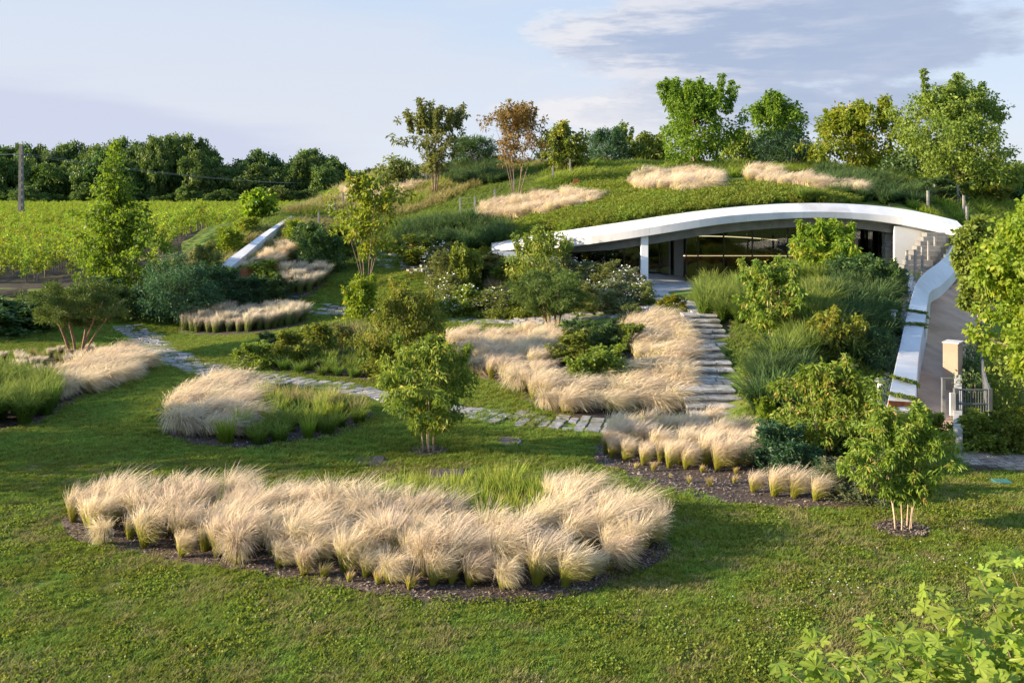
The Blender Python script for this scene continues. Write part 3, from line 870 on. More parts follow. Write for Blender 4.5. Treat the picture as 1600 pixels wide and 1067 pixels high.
# bar counter, lamps, vase, glasses: inside the pavilion
def bar():
    t = thing('bar_counter', 'long brown wooden bar counter behind the dark glass front', 'counter', (0, 0, 0))
    xa, xb = wx(1060, 6), wx(1270, 6); b = MB(); b.box(((xa + xb) / 2, 54.6, INT_FLOOR + .56), (xb - xa, .7, 1.06)); b.obj('front_panel', 'counter_wood', t)
    MB().box(((xa + xb) / 2, 54.55, INT_FLOOR + 1.12), (xb - xa + .1, .85, .06)).obj('counter_top', 'counter_wood', t)
    MB().box(((xa + xb) / 2, 54.1, INT_FLOOR + 1.06), (xb - xa - .2, .03, .035)).obj('light_strip', 'lamp_glow', t)
    s = thing('glass_rack', 'row of pale wine glasses hanging over the bar counter', 'rack', (0, 0, 0)); xg, xh = wx(1184, 6.4), wx(1220, 6.4)
    MB().box(((xg + xh) / 2, 54.7, INT_FLOOR + 2.22), (xh - xg, .4, .03)).obj('rail', 'dark_frame', s)
    gl = MB(); gl.tube([(0, 0, 0), (0, 0, -.05), (0, 0, -.13), (0, 0, -.16), (0, 0, -.2), (0, 0, -.27)], [.035, .006, .006, .03, .042, .034], 8); gm = gl.mesh('wine_glass', 'white_plaster', True)
    for k in range(2):
        for i in range(12): link('wine_glass', gm, s, (xg + (xh - xg) * (i + .5) / 12, 54.55 + k * .2, INT_FLOOR + 2.2 - .36 * k))
    v = thing('vase', 'glass vase of white flowers standing on the bar counter', 'vase', (wx(1163, 6), 54.5, INT_FLOOR + 1.15))
    MB().tube([(0, 0, 0), (0, 0, .12), (0, 0, .3), (0, 0, .36)], [.08, .11, .07, .09], 10).obj('body', 'white_plaster', v, True)
    V, Fc, var = leaves(np.array([(0, 0, .5), (.14, 0, .52), (-.14, .05, .5)]), .14, 30, .08, .05, RNG); link('flowers', mesh_np('flowers', V, Fc, 'white_petal'), v)
    for k, (pa, pb, zz, lb) in enumerate(((930, 1040, 4.05, 'pale linear lamp under the ceiling left of the white column'), (1078, 1216, 4.05, 'curved pale linear lamp over the bar counter'))):
        l = thing('ceiling_lamp', lb, 'lamp', (0, 0, 0)); p_ = [(wx(p, 6.5), 55.2 + .6 * math.sin(q * 2), zz - .25 * q * q * k) for q, p in zip(np.linspace(0, 1, 9), np.linspace(pa, pb, 9))]
        MB().tube(p_, .028, 5).obj('tube', 'lamp_glow', l)
        for q in (1, 4, 7): MB().box((p_[q][0], p_[q][1], p_[q][2] + .35), (.015, .015, .64)).obj('hanger', 'dark_frame', l)
bar()

# ------------------------------------------------------------------ paved terrace in front of the door
def slabs():
    t = link('terrace', None, kind='structure')
    out = np.array([P(*p, 'f')[:2] for p in ((1003, 462), (1045, 473), (1098, 474), (1095, 447))] + [(wx(1075, 3), 51.2), (wx(1000, 3), 51.2)])
    d = drape('paving_bed', np.array(catmull(out, 2)), -.02, 'grey_concrete', .8, 'f', .2, t)
    for v in d.data.vertices: v.co.z = max(v.co.z, INT_FLOOR - .06) if v.co.z > INT_FLOOR - .14 else v.co.z
    for yi, y in enumerate(np.arange(40.6, 51.2, .62)):
        for x in np.arange(4.2, 9.6, .95):
            xx = x + (.47 if yi % 2 else 0)
            if inpoly(out, np.array([xx]), np.array([y]))[0]:
                MB().box((xx, y, INT_FLOOR - .03), (.935, .605, .08), 0, 0, .004).obj('paving_stone', 'terrace_stone', t)
slabs()

# ------------------------------------------------------------------ garden stairs: stone slabs in three flights with grassy landings
def stairs():
    t = thing('garden_stairs', 'rough grey stone garden stairs climbing in three flights to the terrace', 'stairs', (0, 0, 0))
    fl = [(28.5, 29.9, 0.0, .62, 4, 1079, 1171), (32.1, 34.0, .62, 1.22, 4, 1089, 1151), (35.5, 37.2, 1.22, 1.95, 5, 1083, 1141)]
    for (ya, yb, za, zb, n, pa, pb) in fl:
        for i in range(n):
            y = ya + (yb - ya) * i / n; dy = (yb - ya) / n + (.5 if i == n - 1 else .16); zt = za + (zb - za) * (i + 1) / n
            xa, xb = (pa - CX) / F * ya - (i * .03), (pb - CX) / F * ya - (i * .05)
            xa += RNG.uniform(-.06, .06); xb += RNG.uniform(-.08, .08)
            st = link('step', None, t)
            cuts = np.sort(np.concatenate([[xa, xb], xa + (xb - xa) * np.array([.36, .68]) + RNG.uniform(-.15, .15, 2)])) if i % 2 else np.array([xa, xa + (xb - xa) * RNG.uniform(.4, .6), xb])
            for p, q in zip(cuts[:-1], cuts[1:]):
                MB().box(((p + q) / 2, y + dy / 2 + RNG.uniform(-.015, .015), zt - .035), (q - p - .012, dy, .07), RNG.uniform(-.008, .008), 0, .012).obj('tread', 'step_stone', st, bevel=.008)
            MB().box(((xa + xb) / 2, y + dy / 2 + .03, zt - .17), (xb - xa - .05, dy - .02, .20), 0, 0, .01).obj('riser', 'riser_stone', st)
    for (ya, yb, z, pa, pb) in [(30.45, 32.05, .62, 1083, 1160), (34.45, 35.4, 1.22, 1090, 1148), (37.75, 40.6, 1.95, 1070, 1125)]:
        y = ya + .1; xs_ = ((pa - CX) / F * (ya + yb) / 2, (pb - CX) / F * (ya + yb) / 2)
        while y < yb:
            dy = RNG.uniform(.24, .42); x = xs_[0] + RNG.uniform(0, .15)
            while x < xs_[1]:
                w = RNG.uniform(.4, .9)
                MB().box((x + w / 2, y + dy / 2, z - .055 + RNG.uniform(-.01, .01)), (w - .06, dy - .06, .10), 0, 0, .012).obj('landing_stone', 'step_stone', t); x += w
            y += dy
stairs()


# ------------------------------------------------------------------ stone paths
def stone_path(name, px, width, course, w0, nmax=300, seed=3):
    rng = np.random.default_rng(seed)
    line = np.array(catmull([P(*p, )[:2] for p in px], 24, False)); s = np.concatenate([[0], np.cumsum(np.linalg.norm(np.diff(line, axis=0), axis=1))])
    path = link(name, None, kind='structure'); rest = MB(); nrest = 0
    todo = []
    q = .1
    while q < s[-1] - .1:
        c = course * rng.uniform(.8, 1.25); pc = np.array([np.interp(q + c / 2, s, line[:, k]) for k in (0, 1)]); pd = np.array([np.interp(q + c / 2 + .1, s, line[:, k]) for k in (0, 1)]) - pc
        ang = math.atan2(pd[1], pd[0]); nrm = np.array([-math.sin(ang), math.cos(ang)])
        u = -width / 2 + rng.uniform(-.12, .12)
        while u < width / 2 - .1:
            w = w0 * rng.uniform(.65, 1.5)
            if rng.uniform() < .95: todo.append((pc + nrm * (u + w / 2), ang, c, w))
            u += w
        q += c
    todo.sort(key=lambda a: a[0][1])
    for k, (p, ang, c, w) in enumerate(todo):
        z = float(Tz(p[0], p[1])); b = MB() if k < nmax else rest
        e = .3; gz = math.atan((float(Tz(p[0] + e * math.cos(ang), p[1] + e * math.sin(ang))) - z) / e)
        b.box((p[0], p[1], z + .012 + rng.uniform(-.006, .006) - .012), (c - rng.uniform(.05, .09), w - rng.uniform(.05, .10), .09), ang + rng.normal(0, .035), 0, .014)
        if k < nmax: b.obj('paving_stone', 'stone', path)
        else: nrest += 1
    if nrest: rest.obj('far_stones', 'stone', path, kind='stuff')
    return line, width


PATHS = [stone_path('garden_path', [(196, 508), (222, 530), (262, 556), (320, 580), (440, 597), (520, 606), (600, 620), (690, 641), (780, 654), (880, 663), (960, 669)], 1.25, .36, .46),
         stone_path('upper_path', [(468, 485), (540, 487), (620, 492), (700, 499), (780, 502), (860, 500), (960, 491), (1050, 487)], 1.3, .40, .50, 300, 5),
         stone_path('hill_path', [(730, 440), (700, 425), (662, 414), (612, 405), (575, 393), (560, 378)], 1.5, .42, .6, 300, 8)]

# ------------------------------------------------------------------ planting beds
BEDS = []          # outlines where no lawn grows
def bed(name, px, off=.03, mat='mulch', sheet=None, label=None):
    p = poly_px(px, sheet); BEDS.append(p)
    drape(name, p, off, mat, .6, sheet, kind='structure')
    return p


b_front = bed('mulch_bed', [(98, 822), (128, 848), (250, 872), (400, 897), (520, 917), (640, 937), (760, 944), (880, 937), (985, 902), (1035, 874), (1048, 855), (1010, 822), (930, 788), (850, 778), (740, 770), (640, 775), (520, 805), (400, 790), (290, 786), (180, 792), (108, 808)])
b_mid = bed('mulch_bed', [(248, 655), (265, 680), (300, 694), (345, 698), (395, 701), (465, 694), (545, 676), (577, 658), (572, 642), (480, 632), (410, 612), (335, 604), (290, 622)])
b_left = bed('mulch_bed', [(-60, 585), (-60, 668), (50, 668), (95, 640), (150, 616), (205, 592), (222, 565), (180, 545), (100, 556), (30, 560)])
b_stair = bed('mulch_bed', [(928, 714), (960, 738), (1040, 768), (1150, 788), (1300, 793), (1372, 786), (1400, 760), (1330, 715), (1260, 690), (1190, 672), (1090, 668), (960, 678)])
b_center = bed('mulch_bed', [(685, 538), (760, 522), (870, 522), (960, 505), (1010, 497), (1062, 497), (1095, 545), (1108, 600), (1085, 642), (1000, 652), (900, 655), (835, 632), (780, 603), (720, 575)])
b_silver = bed('mulch_bed', [(280, 518), (330, 525), (400, 522), (475, 508), (474, 495), (400, 492), (300, 500)])
b_cl = bed('mulch_bed', [(365, 570), (430, 582), (520, 590), (600, 600), (640, 590), (660, 560), (610, 530), (540, 520), (430, 530), (380, 545)])
b_flow = bed('mulch_bed', [(640, 405), (690, 418), (730, 436), (690, 470), (710, 490), (790, 496), (870, 492), (960, 484), (1010, 474), (1000, 462), (965, 447), (890, 436), (830, 425), (765, 405), (700, 400)])
b_right = bed('mulch_bed', [(1130, 500), (1160, 560), (1165, 600), (1180, 655), (1250, 690), (1330, 712), (1385, 690), (1378, 600), (1392, 500), (1405, 450), (1380, 440), (1250, 445), (1100, 452)])
b_planter = bed('mulch_bed', [(345, 460), (420, 475), (470, 470), (510, 440), (520, 415), (480, 400), (420, 410), (350, 440)])


def ring(px, r, n=16): 
    c = P(*px); return np.array([(c[0] + r * (1 + .1 * math.sin(3 * k)) * math.cos(2 * math.pi * k / n), c[1] + r * .9 * math.sin(2 * math.pi * k / n)) for k in range(n)])
for px, r in (((668, 706), .50), ((1408, 829), .52)):
    p = ring(px, r); BEDS.append(p); drape('mulch_ring', p, .03, 'mulch', .3, kind='structure')
BEDS.append(ring((697, 741), .5))

# loose bark chips over the mulch that shows
def chips(poly, n, size, seed):
    rng = np.random.default_rng(seed); lo, hi = poly.min(0), poly.max(0); c = rng.uniform(lo, hi, (n * 2, 2)); c = c[inpoly(poly, c[:, 0], c[:, 1])][:n]
    z = Tz(c[:, 0], c[:, 1]) + .034; N = len(c); a = unit(rng.normal(0, 1, (N, 3)) * np.array([1, 1, .35])); s = unit(np.cross(a, rng.normal(0, .3, (N, 3)) + np.array([0, 0, 1.])))
    p = np.stack([c[:, 0], c[:, 1], z + rng.uniform(0, .02, N)], -1); l = size * rng.uniform(.5, 1.6, (N, 1))
    V = np.stack([p - a * l, p + s * l * .35, p + a * l, p - s * l * .35], 1); b = np.arange(N)[:, None] * 4
    return V.reshape(-1, 3), b + np.array([0, 1, 2, 3])
VV, FF, k = [], [], 0
for i, (po, n, sz) in enumerate([(b_front, 16000, .028), (b_stair, 6000, .035), (b_mid, 2500, .035), (BEDS[-3], 700, .03), (BEDS[-2], 900, .03), (b_left, 1200, .04), (b_planter, 2500, .06)]):
    v, f = chips(po, n, sz, 40 + i); VV.append(v); FF.append(f + k); k += len(v)
link('bark_chips', mesh_np('bark_chips', np.concatenate(VV), np.concatenate(FF), 'chip'), kind='stuff', label='loose bark chips lying on the planting beds')

# ------------------------------------------------------------------ grasses
def rg(s): return np.random.default_rng(s)
FEA = [tuft_mesh('feather_tuft', 'feather', 1500, 1.10, .06, .46, (.34, -.08), .42, .0024, 8, rg(100 + i), .38, 1.5, 1.6) for i in range(6)]
FEA_UP = [tuft_mesh('feather_tuft', 'feather', 1050, 1.04, .05, .36, (.28, -.06), .30, .0025, 8, rg(120 + i), .34, 1.35, 1.5) for i in range(4)]
FEA_LOW = [tuft_mesh('feather_tuft', 'feather', 950, 1.02, .09, .58, (.46, -.16), .55, .0040, 8, rg(140 + i), .42, 1.5, 1.7) for i in range(5)]
YOUNG = [tuft_mesh('feather_tuft', 'feather_young', 210, .55, .03, .22, (.10, -.02), .2, .0040, 5, rg(160 + i), .35, 1.2, 1.3) for i in range(3)]
SIL = [tuft_mesh('feather_tuft', 'feather_silver', 480, 1.0, .14, .32, (.18, -.03), .12, .006, 5, rg(180 + i), .6, 1.7, 1.6) for i in range(4)]
LIME = [tuft_mesh('lime_tuft', 'blade_lime', 260, .8, .16, .30, (.06, 0), .12, .007, 4, rg(200 + i), .35, 1.5) for i in range(4)]
GRN = [tuft_mesh('green_tuft', 'blade_green', 320, .72, .16, .40, (.05, 0), .3, .007, 4, rg(220 + i), .4, 1.4) for i in range(4)]
FOU = [tuft_mesh('fountain_tuft', 'blade_dark', 520, .9, .12, .62, (.08, -.05), .42, .008, 5, rg(240 + i), .5, 1.4) for i in range(4)]
FOG = [tuft_mesh('fountain_tuft', 'blade_green', 520, 1.0, .12, .52, (.10, -.05), .30, .007, 5, rg(260 + i), .5, 1.5) for i in range(4)]
STR = [tuft_mesh('straw_tuft', 'blade_straw', 180, .8, .18, .28, (.06, 0), .1, .006, 4, rg(280 + i), .4, 1.5) for i in range(3)]


def tufts(poly, dist, variants, name, label, cat, group, smin, smax, rzj=.45, seed=1, edge=None, maxn=400, avoid=None):
    rng = np.random.default_rng(seed); pts = poisson(poly, dist, rng)
    if avoid is not None:
        pts = pts[~inpoly(avoid, pts[:, 0], pts[:, 1])]
    pts = pts[np.argsort(pts[:, 1])][:maxn]; xm = np.quantile(pts[:, 0], [.34, .67])
    for p in pts:
        s = rng.uniform(smin, smax); lb, vs = label, variants
        if edge and p[1] < edge['y'](p[0]): lb = edge['label']; vs = edge.get('variants', variants); s *= rng.uniform(edge.get('k', .7), 1.05)
        if name == 'feather_grass_tuft' and not edge or name == 'meadow_grass_tuft' and len(pts) > 30:
            lb += [', left third', ', middle third', ', right third'][int((p[0] > xm[0])) + int(p[0] > xm[1])]
        if edge: lb = lb.replace('the large front bed', ['the left end of the front bed', 'the left half of the front bed', 'the middle of the front bed', 'the right half of the front bed', 'the right end of the front bed'][int(np.clip((p[0] + 7.6) / 2.1, 0, 4))])
        link(name, vs[rng.integers(len(vs))], None, (p[0], p[1], float(Tz(p[0], p[1])) + .02), rng.normal(0, rzj), (s * rng.uniform(.9, 1.1), s * rng.uniform(.9, 1.1), s), label=lb, category=cat, group=group, kind='thing')
    return pts


def drift(poly, dist, variants, name, label, smin, smax, rzj=.45, seed=1, sheet=None, parent=None):
    rng = np.random.default_rng(seed); pts = poisson(poly, dist, rng); n = len(pts)
    z = Tz(pts[:, 0], pts[:, 1]); rot = np.zeros((n, 3)); rot[:, 2] = rng.normal(0, rzj, n)
    return gn_scatter(name, np.column_stack([pts, z]), rot, rng.uniform(smin, smax, n), variants, label=label)


def inset(poly, d):
    c = poly.mean(0); v = poly - c; return c + v * (1 - d / np.linalg.norm(v, axis=1))[:, None]


# the large front bed
lime_front = poly_px([(590, 806), (640, 782), (740, 775), (835, 782), (855, 815), (835, 846), (770, 842), (700, 826)])
front_edge_x = [P(x, y)[:2] for x, y in ((98, 822), (128, 848), (250, 872), (400, 897), (520, 917), (640, 937), (760, 944), (880, 937), (985, 902), (1040, 868))]
fex = np.array([p[0] for p in front_edge_x]); fey = np.array([p[1] for p in front_edge_x])
tuft_area = np.array(catmull([P(*p)[:2] for p in [(97, 822), (128, 846), (250, 869), (400, 893), (470, 903), (520, 898), (640, 924), (760, 930), (880, 926), (982, 895), (1032, 868), (1042, 852), (995, 826), (920, 800), (855, 793), (866, 820), (840, 856), (770, 853), (695, 837), (620, 822), (520, 816), (400, 803), (290, 800), (180, 804), (104, 812)]], 6))
tufts(tuft_area, .43, FEA, 'feather_grass_tuft', 'blond wind-combed feather grass tuft inside the large front bed', 'ornamental grass', 'feather grass tufts of the large front bed', .82, 1.12, .75, 11,
      {'y': lambda x: np.interp(x, fex, fey) + .75, 'label': 'green-based feather grass tuft on mulch edging the large front bed', 'variants': FEA_UP + FEA[:3], 'k': .66}, 190)
for i, (px, py, s) in enumerate([(545, 912, .5), (505, 905, .75), (590, 915, .7), (640, 925, .8), (735, 918, .75), (705, 915, .85)]):
    p = P(px, py); link('young_grass_tuft', YOUNG[i % 3], None, p, 0, s * .95, label='small young feather grass tuft on dark mulch at the front tip of the large bed', category='ornamental grass', group='young tufts in the front bed', kind='thing')
tufts(lime_front, .40, LIME, 'meadow_grass_tuft', 'lime green meadow grass tuft enclosed by blond grass in the front bed', 'ornamental grass', 'lime tufts in the front bed', .8, 1.1, 3, 12)
# middle bed on the lawn
mid_blond = poly_px([(262, 655), (285, 678), (330, 690), (350, 690), (375, 668), (372, 645), (398, 622), (405, 606), (340, 606), (300, 622)])
mid_green = poly_px([(352, 693), (398, 696), (460, 690), (540, 672), (572, 656), (568, 646), (480, 638), (414, 628), (402, 634), (380, 646), (382, 668)])
tufts(mid_blond, .50, FEA_LOW, 'feather_grass_tuft', 'drooping blond tuft at the end of the half green lawn bed', 'ornamental grass', 'blond tufts of the half green lawn bed', .8, 1.1, .6, 13)
tufts(mid_green, .50, LIME[:2] + GRN, 'meadow_grass_tuft', 'fresh green grass tuft filling the half blond lawn bed', 'ornamental grass', 'green tufts of the half blond lawn bed', .8, 1.15, 3, 14)
edge_m = poly_px([(430, 634), (480, 640), (568, 646), (574, 656), (540, 655), (480, 648), (425, 642)])
tufts(edge_m, .45, STR, 'straw_grass_tuft', 'straw tipped grass tuft along the path side of the half blond lawn bed', 'ornamental grass', 'straw tipped tufts by the path', .8, 1.1, 3, 15)
# left bed under the pine
tufts(poly_px([(62, 612), (95, 628), (150, 610), (205, 588), (216, 568), (185, 556), (120, 582), (70, 600)]), .45, FEA_LOW, 'feather_grass_tuft', 'drooping blond tuft on the lawn side of the spreading pine', 'ornamental grass', 'blond tufts beside the spreading pine', .8, 1.05, .5, 16)
drift(poly_px([(-40, 575), (60, 600), (150, 572), (190, 552), (120, 553), (30, 560)]), .62, SIL + STR, 'feather_grass', 'pale thin feather grass around the foot of the spreading pine', .45, .7, .6, 17)
tufts(poly_px([(-70, 655), (-40, 668), (45, 664), (85, 638), (55, 612), (-60, 600)]), .55, FOG, 'tall_grass_clump', 'tall dark green grass clump at the near end of the pine bed', 'ornamental grass', 'tall green grass clumps of the pine bed', 1.1, 1.4, 3, 18)
# bed at the foot of the stairs
tufts(poly_px([(942, 712), (975, 722), (1040, 736), (1110, 738), (1160, 736), (1185, 715), (1185, 690), (1100, 680), (1000, 682), (955, 690)]), .39, FEA_UP, 'feather_grass_tuft', 'upright blond tuft in the bed at the foot of the stairs', 'ornamental grass', 'blond tufts at the foot of the stairs', .62, 1.05, .4, 19)
for i, (px, py, s, lb) in enumerate([(1176, 772, .72, 'short green-based feather grass tuft, leftmost of four alone on mulch'), (1209, 778, .95, 'leaning blond feather grass tuft, second from left of four on mulch'),
                                     (1240, 780, .95, 'blond feather grass tuft, third from left of four on mulch'), (1274, 785, .82, 'blond feather grass tuft, rightmost of four alone on mulch')]):
    link('feather_grass_tuft', FEA_UP[i], None, P(px, py), 0, s * .9, label=lb, category='ornamental grass', group='four single tufts on mulch', kind='thing')
for i, (px, py, s) in enumerate([(993, 735, .5), (1020, 738, .7), (1048, 748, .35), (1078, 757, .55), (1110, 762, .7), (1097, 740, .6), (1147, 757, .6), (1149, 742, .5)]):
    link('young_grass_tuft', YOUNG[i % 3], None, P(px, py), i, s * .85, label='small yellow young grass tuft on mulch below the stair bed', category='ornamental grass', group='young tufts below the stairs', kind='thing')
# V-shaped planting in the centre: masses, read as one
cA = poly_px([(690, 540), (790, 532), (870, 536), (842, 560), (850, 590), (872, 612), (900, 640), (870, 650), (835, 628), (780, 600), (720, 572)])
cB = poly_px([(885, 645), (890, 622), (960, 600), (995, 578), (965, 535), (985, 515), (1010, 505), (1046, 505), (1064, 545), (1068, 592), (1056, 636), (1000, 645)])
drift(cA, .46, FEA_LOW + FEA, 'feather_grass', 'blond feather grass filling the left arm of the V planting', .8, 1.1, .6, 21)
drift(cB, .46, FEA_LOW, 'feather_grass', 'blond drooping feather grass in the right arm of the V planting beside the stairs', .85, 1.15, .6, 22)
drift(poly_px([(283, 515), (330, 521), (400, 518), (470, 505), (470, 497), (400, 496), (305, 503)]), .33, SIL, 'feather_grass', 'pale silvery feather grass strip below the dark shrubs', .7, 1.1, .5, 23)
drift(poly_px([(435, 452), (470, 458), (505, 445), (505, 430), (460, 432)]), .38, SIL, 'feather_grass', 'pale feather grass patch beside the rusty planter', .7, 1.2, .6, 24)
drift(poly_px([(380, 428), (410, 430), (455, 400), (475, 385), (460, 380), (410, 405)]), .5, FEA, 'feather_grass', 'blond feather grass strip above the rusty planter', .8, 1.1, .6, 25)
drift(poly_px([(755, 468), (790, 474), (820, 465), (800, 448), (770, 445)]), .5, FEA_LOW, 'feather_grass', 'small blond grass patch among the white flowers', 1.0, 1.3, .6, 26)
# roof masses
HB = [('blond feather grass left of the green roof slope behind the timber posts', [(745, 346), (800, 346), (860, 338), (925, 325), (905, 312), (840, 316), (760, 330)]),
      ('blond feather grass mound on the roof crest above the entrance', [(985, 300), (1060, 307), (1110, 299), (1112, 286), (1060, 277), (990, 286)]),
      ('long blond feather grass band on the roof crest right of the round tree', [(1172, 290), (1250, 301), (1338, 313), (1325, 303), (1250, 290), (1172, 278)]),
      ('pale blond grass patch on the far left shoulder of the hill', [(600, 305), (650, 300), (655, 285), (600, 285)]),
      ('blond grass strip on the left hill edge behind the yellow tree', [(545, 322), (600, 318), (640, 305), (600, 302), (540, 305)])]
for i, (lb, px) in enumerate(HB):
    pp = poly_px(px, 'b'); BEDS.append(pp); drift(pp, .52, FEA_LOW + FEA, 'feather_grass', lb, .9, 1.3, .6, 30 + i)
# green and dark fountain grasses
FG = [('fresh green fountain grass clump beside the top of the stairs', FOG, [(1100, 500), (1125, 515), (1160, 505), (1160, 470), (1100, 465)], .6, 1.0),
      ('dark green fountain grass clump right of the lower stair flight', FOU, [(1186, 642), (1205, 658), (1245, 630), (1255, 590), (1240, 560), (1195, 575), (1182, 602)], .58, 1.1),
      ('light green tall grass clump between the two garden trees on the right slope', FOG, [(1222, 585), (1262, 570), (1300, 505), (1285, 470), (1250, 480), (1240, 520)], .55, 1.05),
      ('dark arching grass clump on the upper right slope', FOU, [(1300, 560), (1365, 580), (1386, 510), (1380, 450), (1320, 442), (1295, 480)], .66, 1.2),
      ('dark arching grass clump on the mound above the rusty planter edge', FOU, [(630, 386), (700, 392), (780, 388), (778, 362), (700, 352), (645, 362)], .72, 1.2),
      ('bright green grass clump by the top right of the entrance bank', FOG, [(1240, 445), (1300, 450), (1290, 425), (1245, 428)], .7, .9)]
for i, (lb, vs, px, d, s) in enumerate(FG):
    tufts(poly_px(px), d, vs, 'fountain_grass_clump', lb, 'ornamental grass', lb.replace(' clump', ' clumps'), s * 1.15, s * 1.5, 3, 50 + i)
drift(poly_px([(1290, 302), (1340, 318), (1440, 326), (1448, 306), (1380, 285), (1290, 272)], 'b'), .7, FOU, 'dark_grass', 'dark green grass mass on the right shoulder of the roof', 1.0, 1.5, 3, 60)
drift(poly_px([(700, 290), (785, 288), (775, 266), (715, 262)], 'b'), .8, FOU, 'dark_grass', 'dark green grass mass at the foot of the flat topped pine on the hill', 1.2, 1.7, 3, 61)
drift(poly_px([(570, 545), (640, 560), (650, 540), (600, 520), (540, 522), (500, 530)]), .5, GRN + STR, 'wild_grass', 'mixed green and straw grasses in the centre left bed', .9, 1.4, 3, 62)
drift(poly_px([(430, 578), (560, 592), (600, 575), (520, 555), (450, 560)]), .55, GRN + LIME[:1], 'wild_grass', 'green grasses at the front of the centre left bed', .7, 1.1, 3, 63)

# ------------------------------------------------------------------ shrubs
SH = {
    'dark': [mound_mesh('foliage', 'leaf_dark', rg(300 + i), 70, 40, .085, .04, .15) for i in range(2)],
    'bluedark': [mound_mesh('foliage', 'leaf_blue_dark', rg(310 + i), 80, 44, .08, .028, .14, outw=1.0, droop=-.4) for i in range(2)],
    'mid': [mound_mesh('foliage', 'leaf_mid', rg(320 + i), 60, 36, .10, .05, .16) for i in range(3)],
    'olive': [mound_mesh('foliage', 'leaf_olive', rg(330 + i), 70, 40, .075, .03, .15, droop=-.3) for i in range(2)],
    'bright': [mound_mesh('foliage', 'leaf_bright', rg(340 + i), 60, 34, .10, .05, .17) for i in range(2)],
    'silver': [mound_mesh('foliage', 'leaf_silver', rg(350 + i), 80, 42, .075, .026, .14, droop=-.4, outw=1.) for i in range(2)],
    'yellow': [mound_mesh('foliage', 'leaf_yellow', rg(360 + i), 60, 34, .10, .05, .17) for i in range(1)],
}
FLW = [flower_mesh(rg(370 + i)) for i in range(3)]
def bush(px, py, w, h, kind, label, name='shrub', flowers=False, group=None, sheet=None, i=[0]):
    p = P(px, py, sheet); k = p[1] / F; W_, Hh = w * k, h * k; i[0] += 1
    t = thing(name, label, 'flowering plant' if flowers else 'shrub', tuple(p - np.array([0, 0, .05])), 0, group)
    v = SH[kind]; o = link('foliage', v[i[0] % len(v)], t, None, i[0] * 1.7, (W_, W_, Hh))
    if flowers: link('blossom', FLW[i[0] % 3], t, None, i[0] * 2.1, (W_, W_, Hh))
    return t


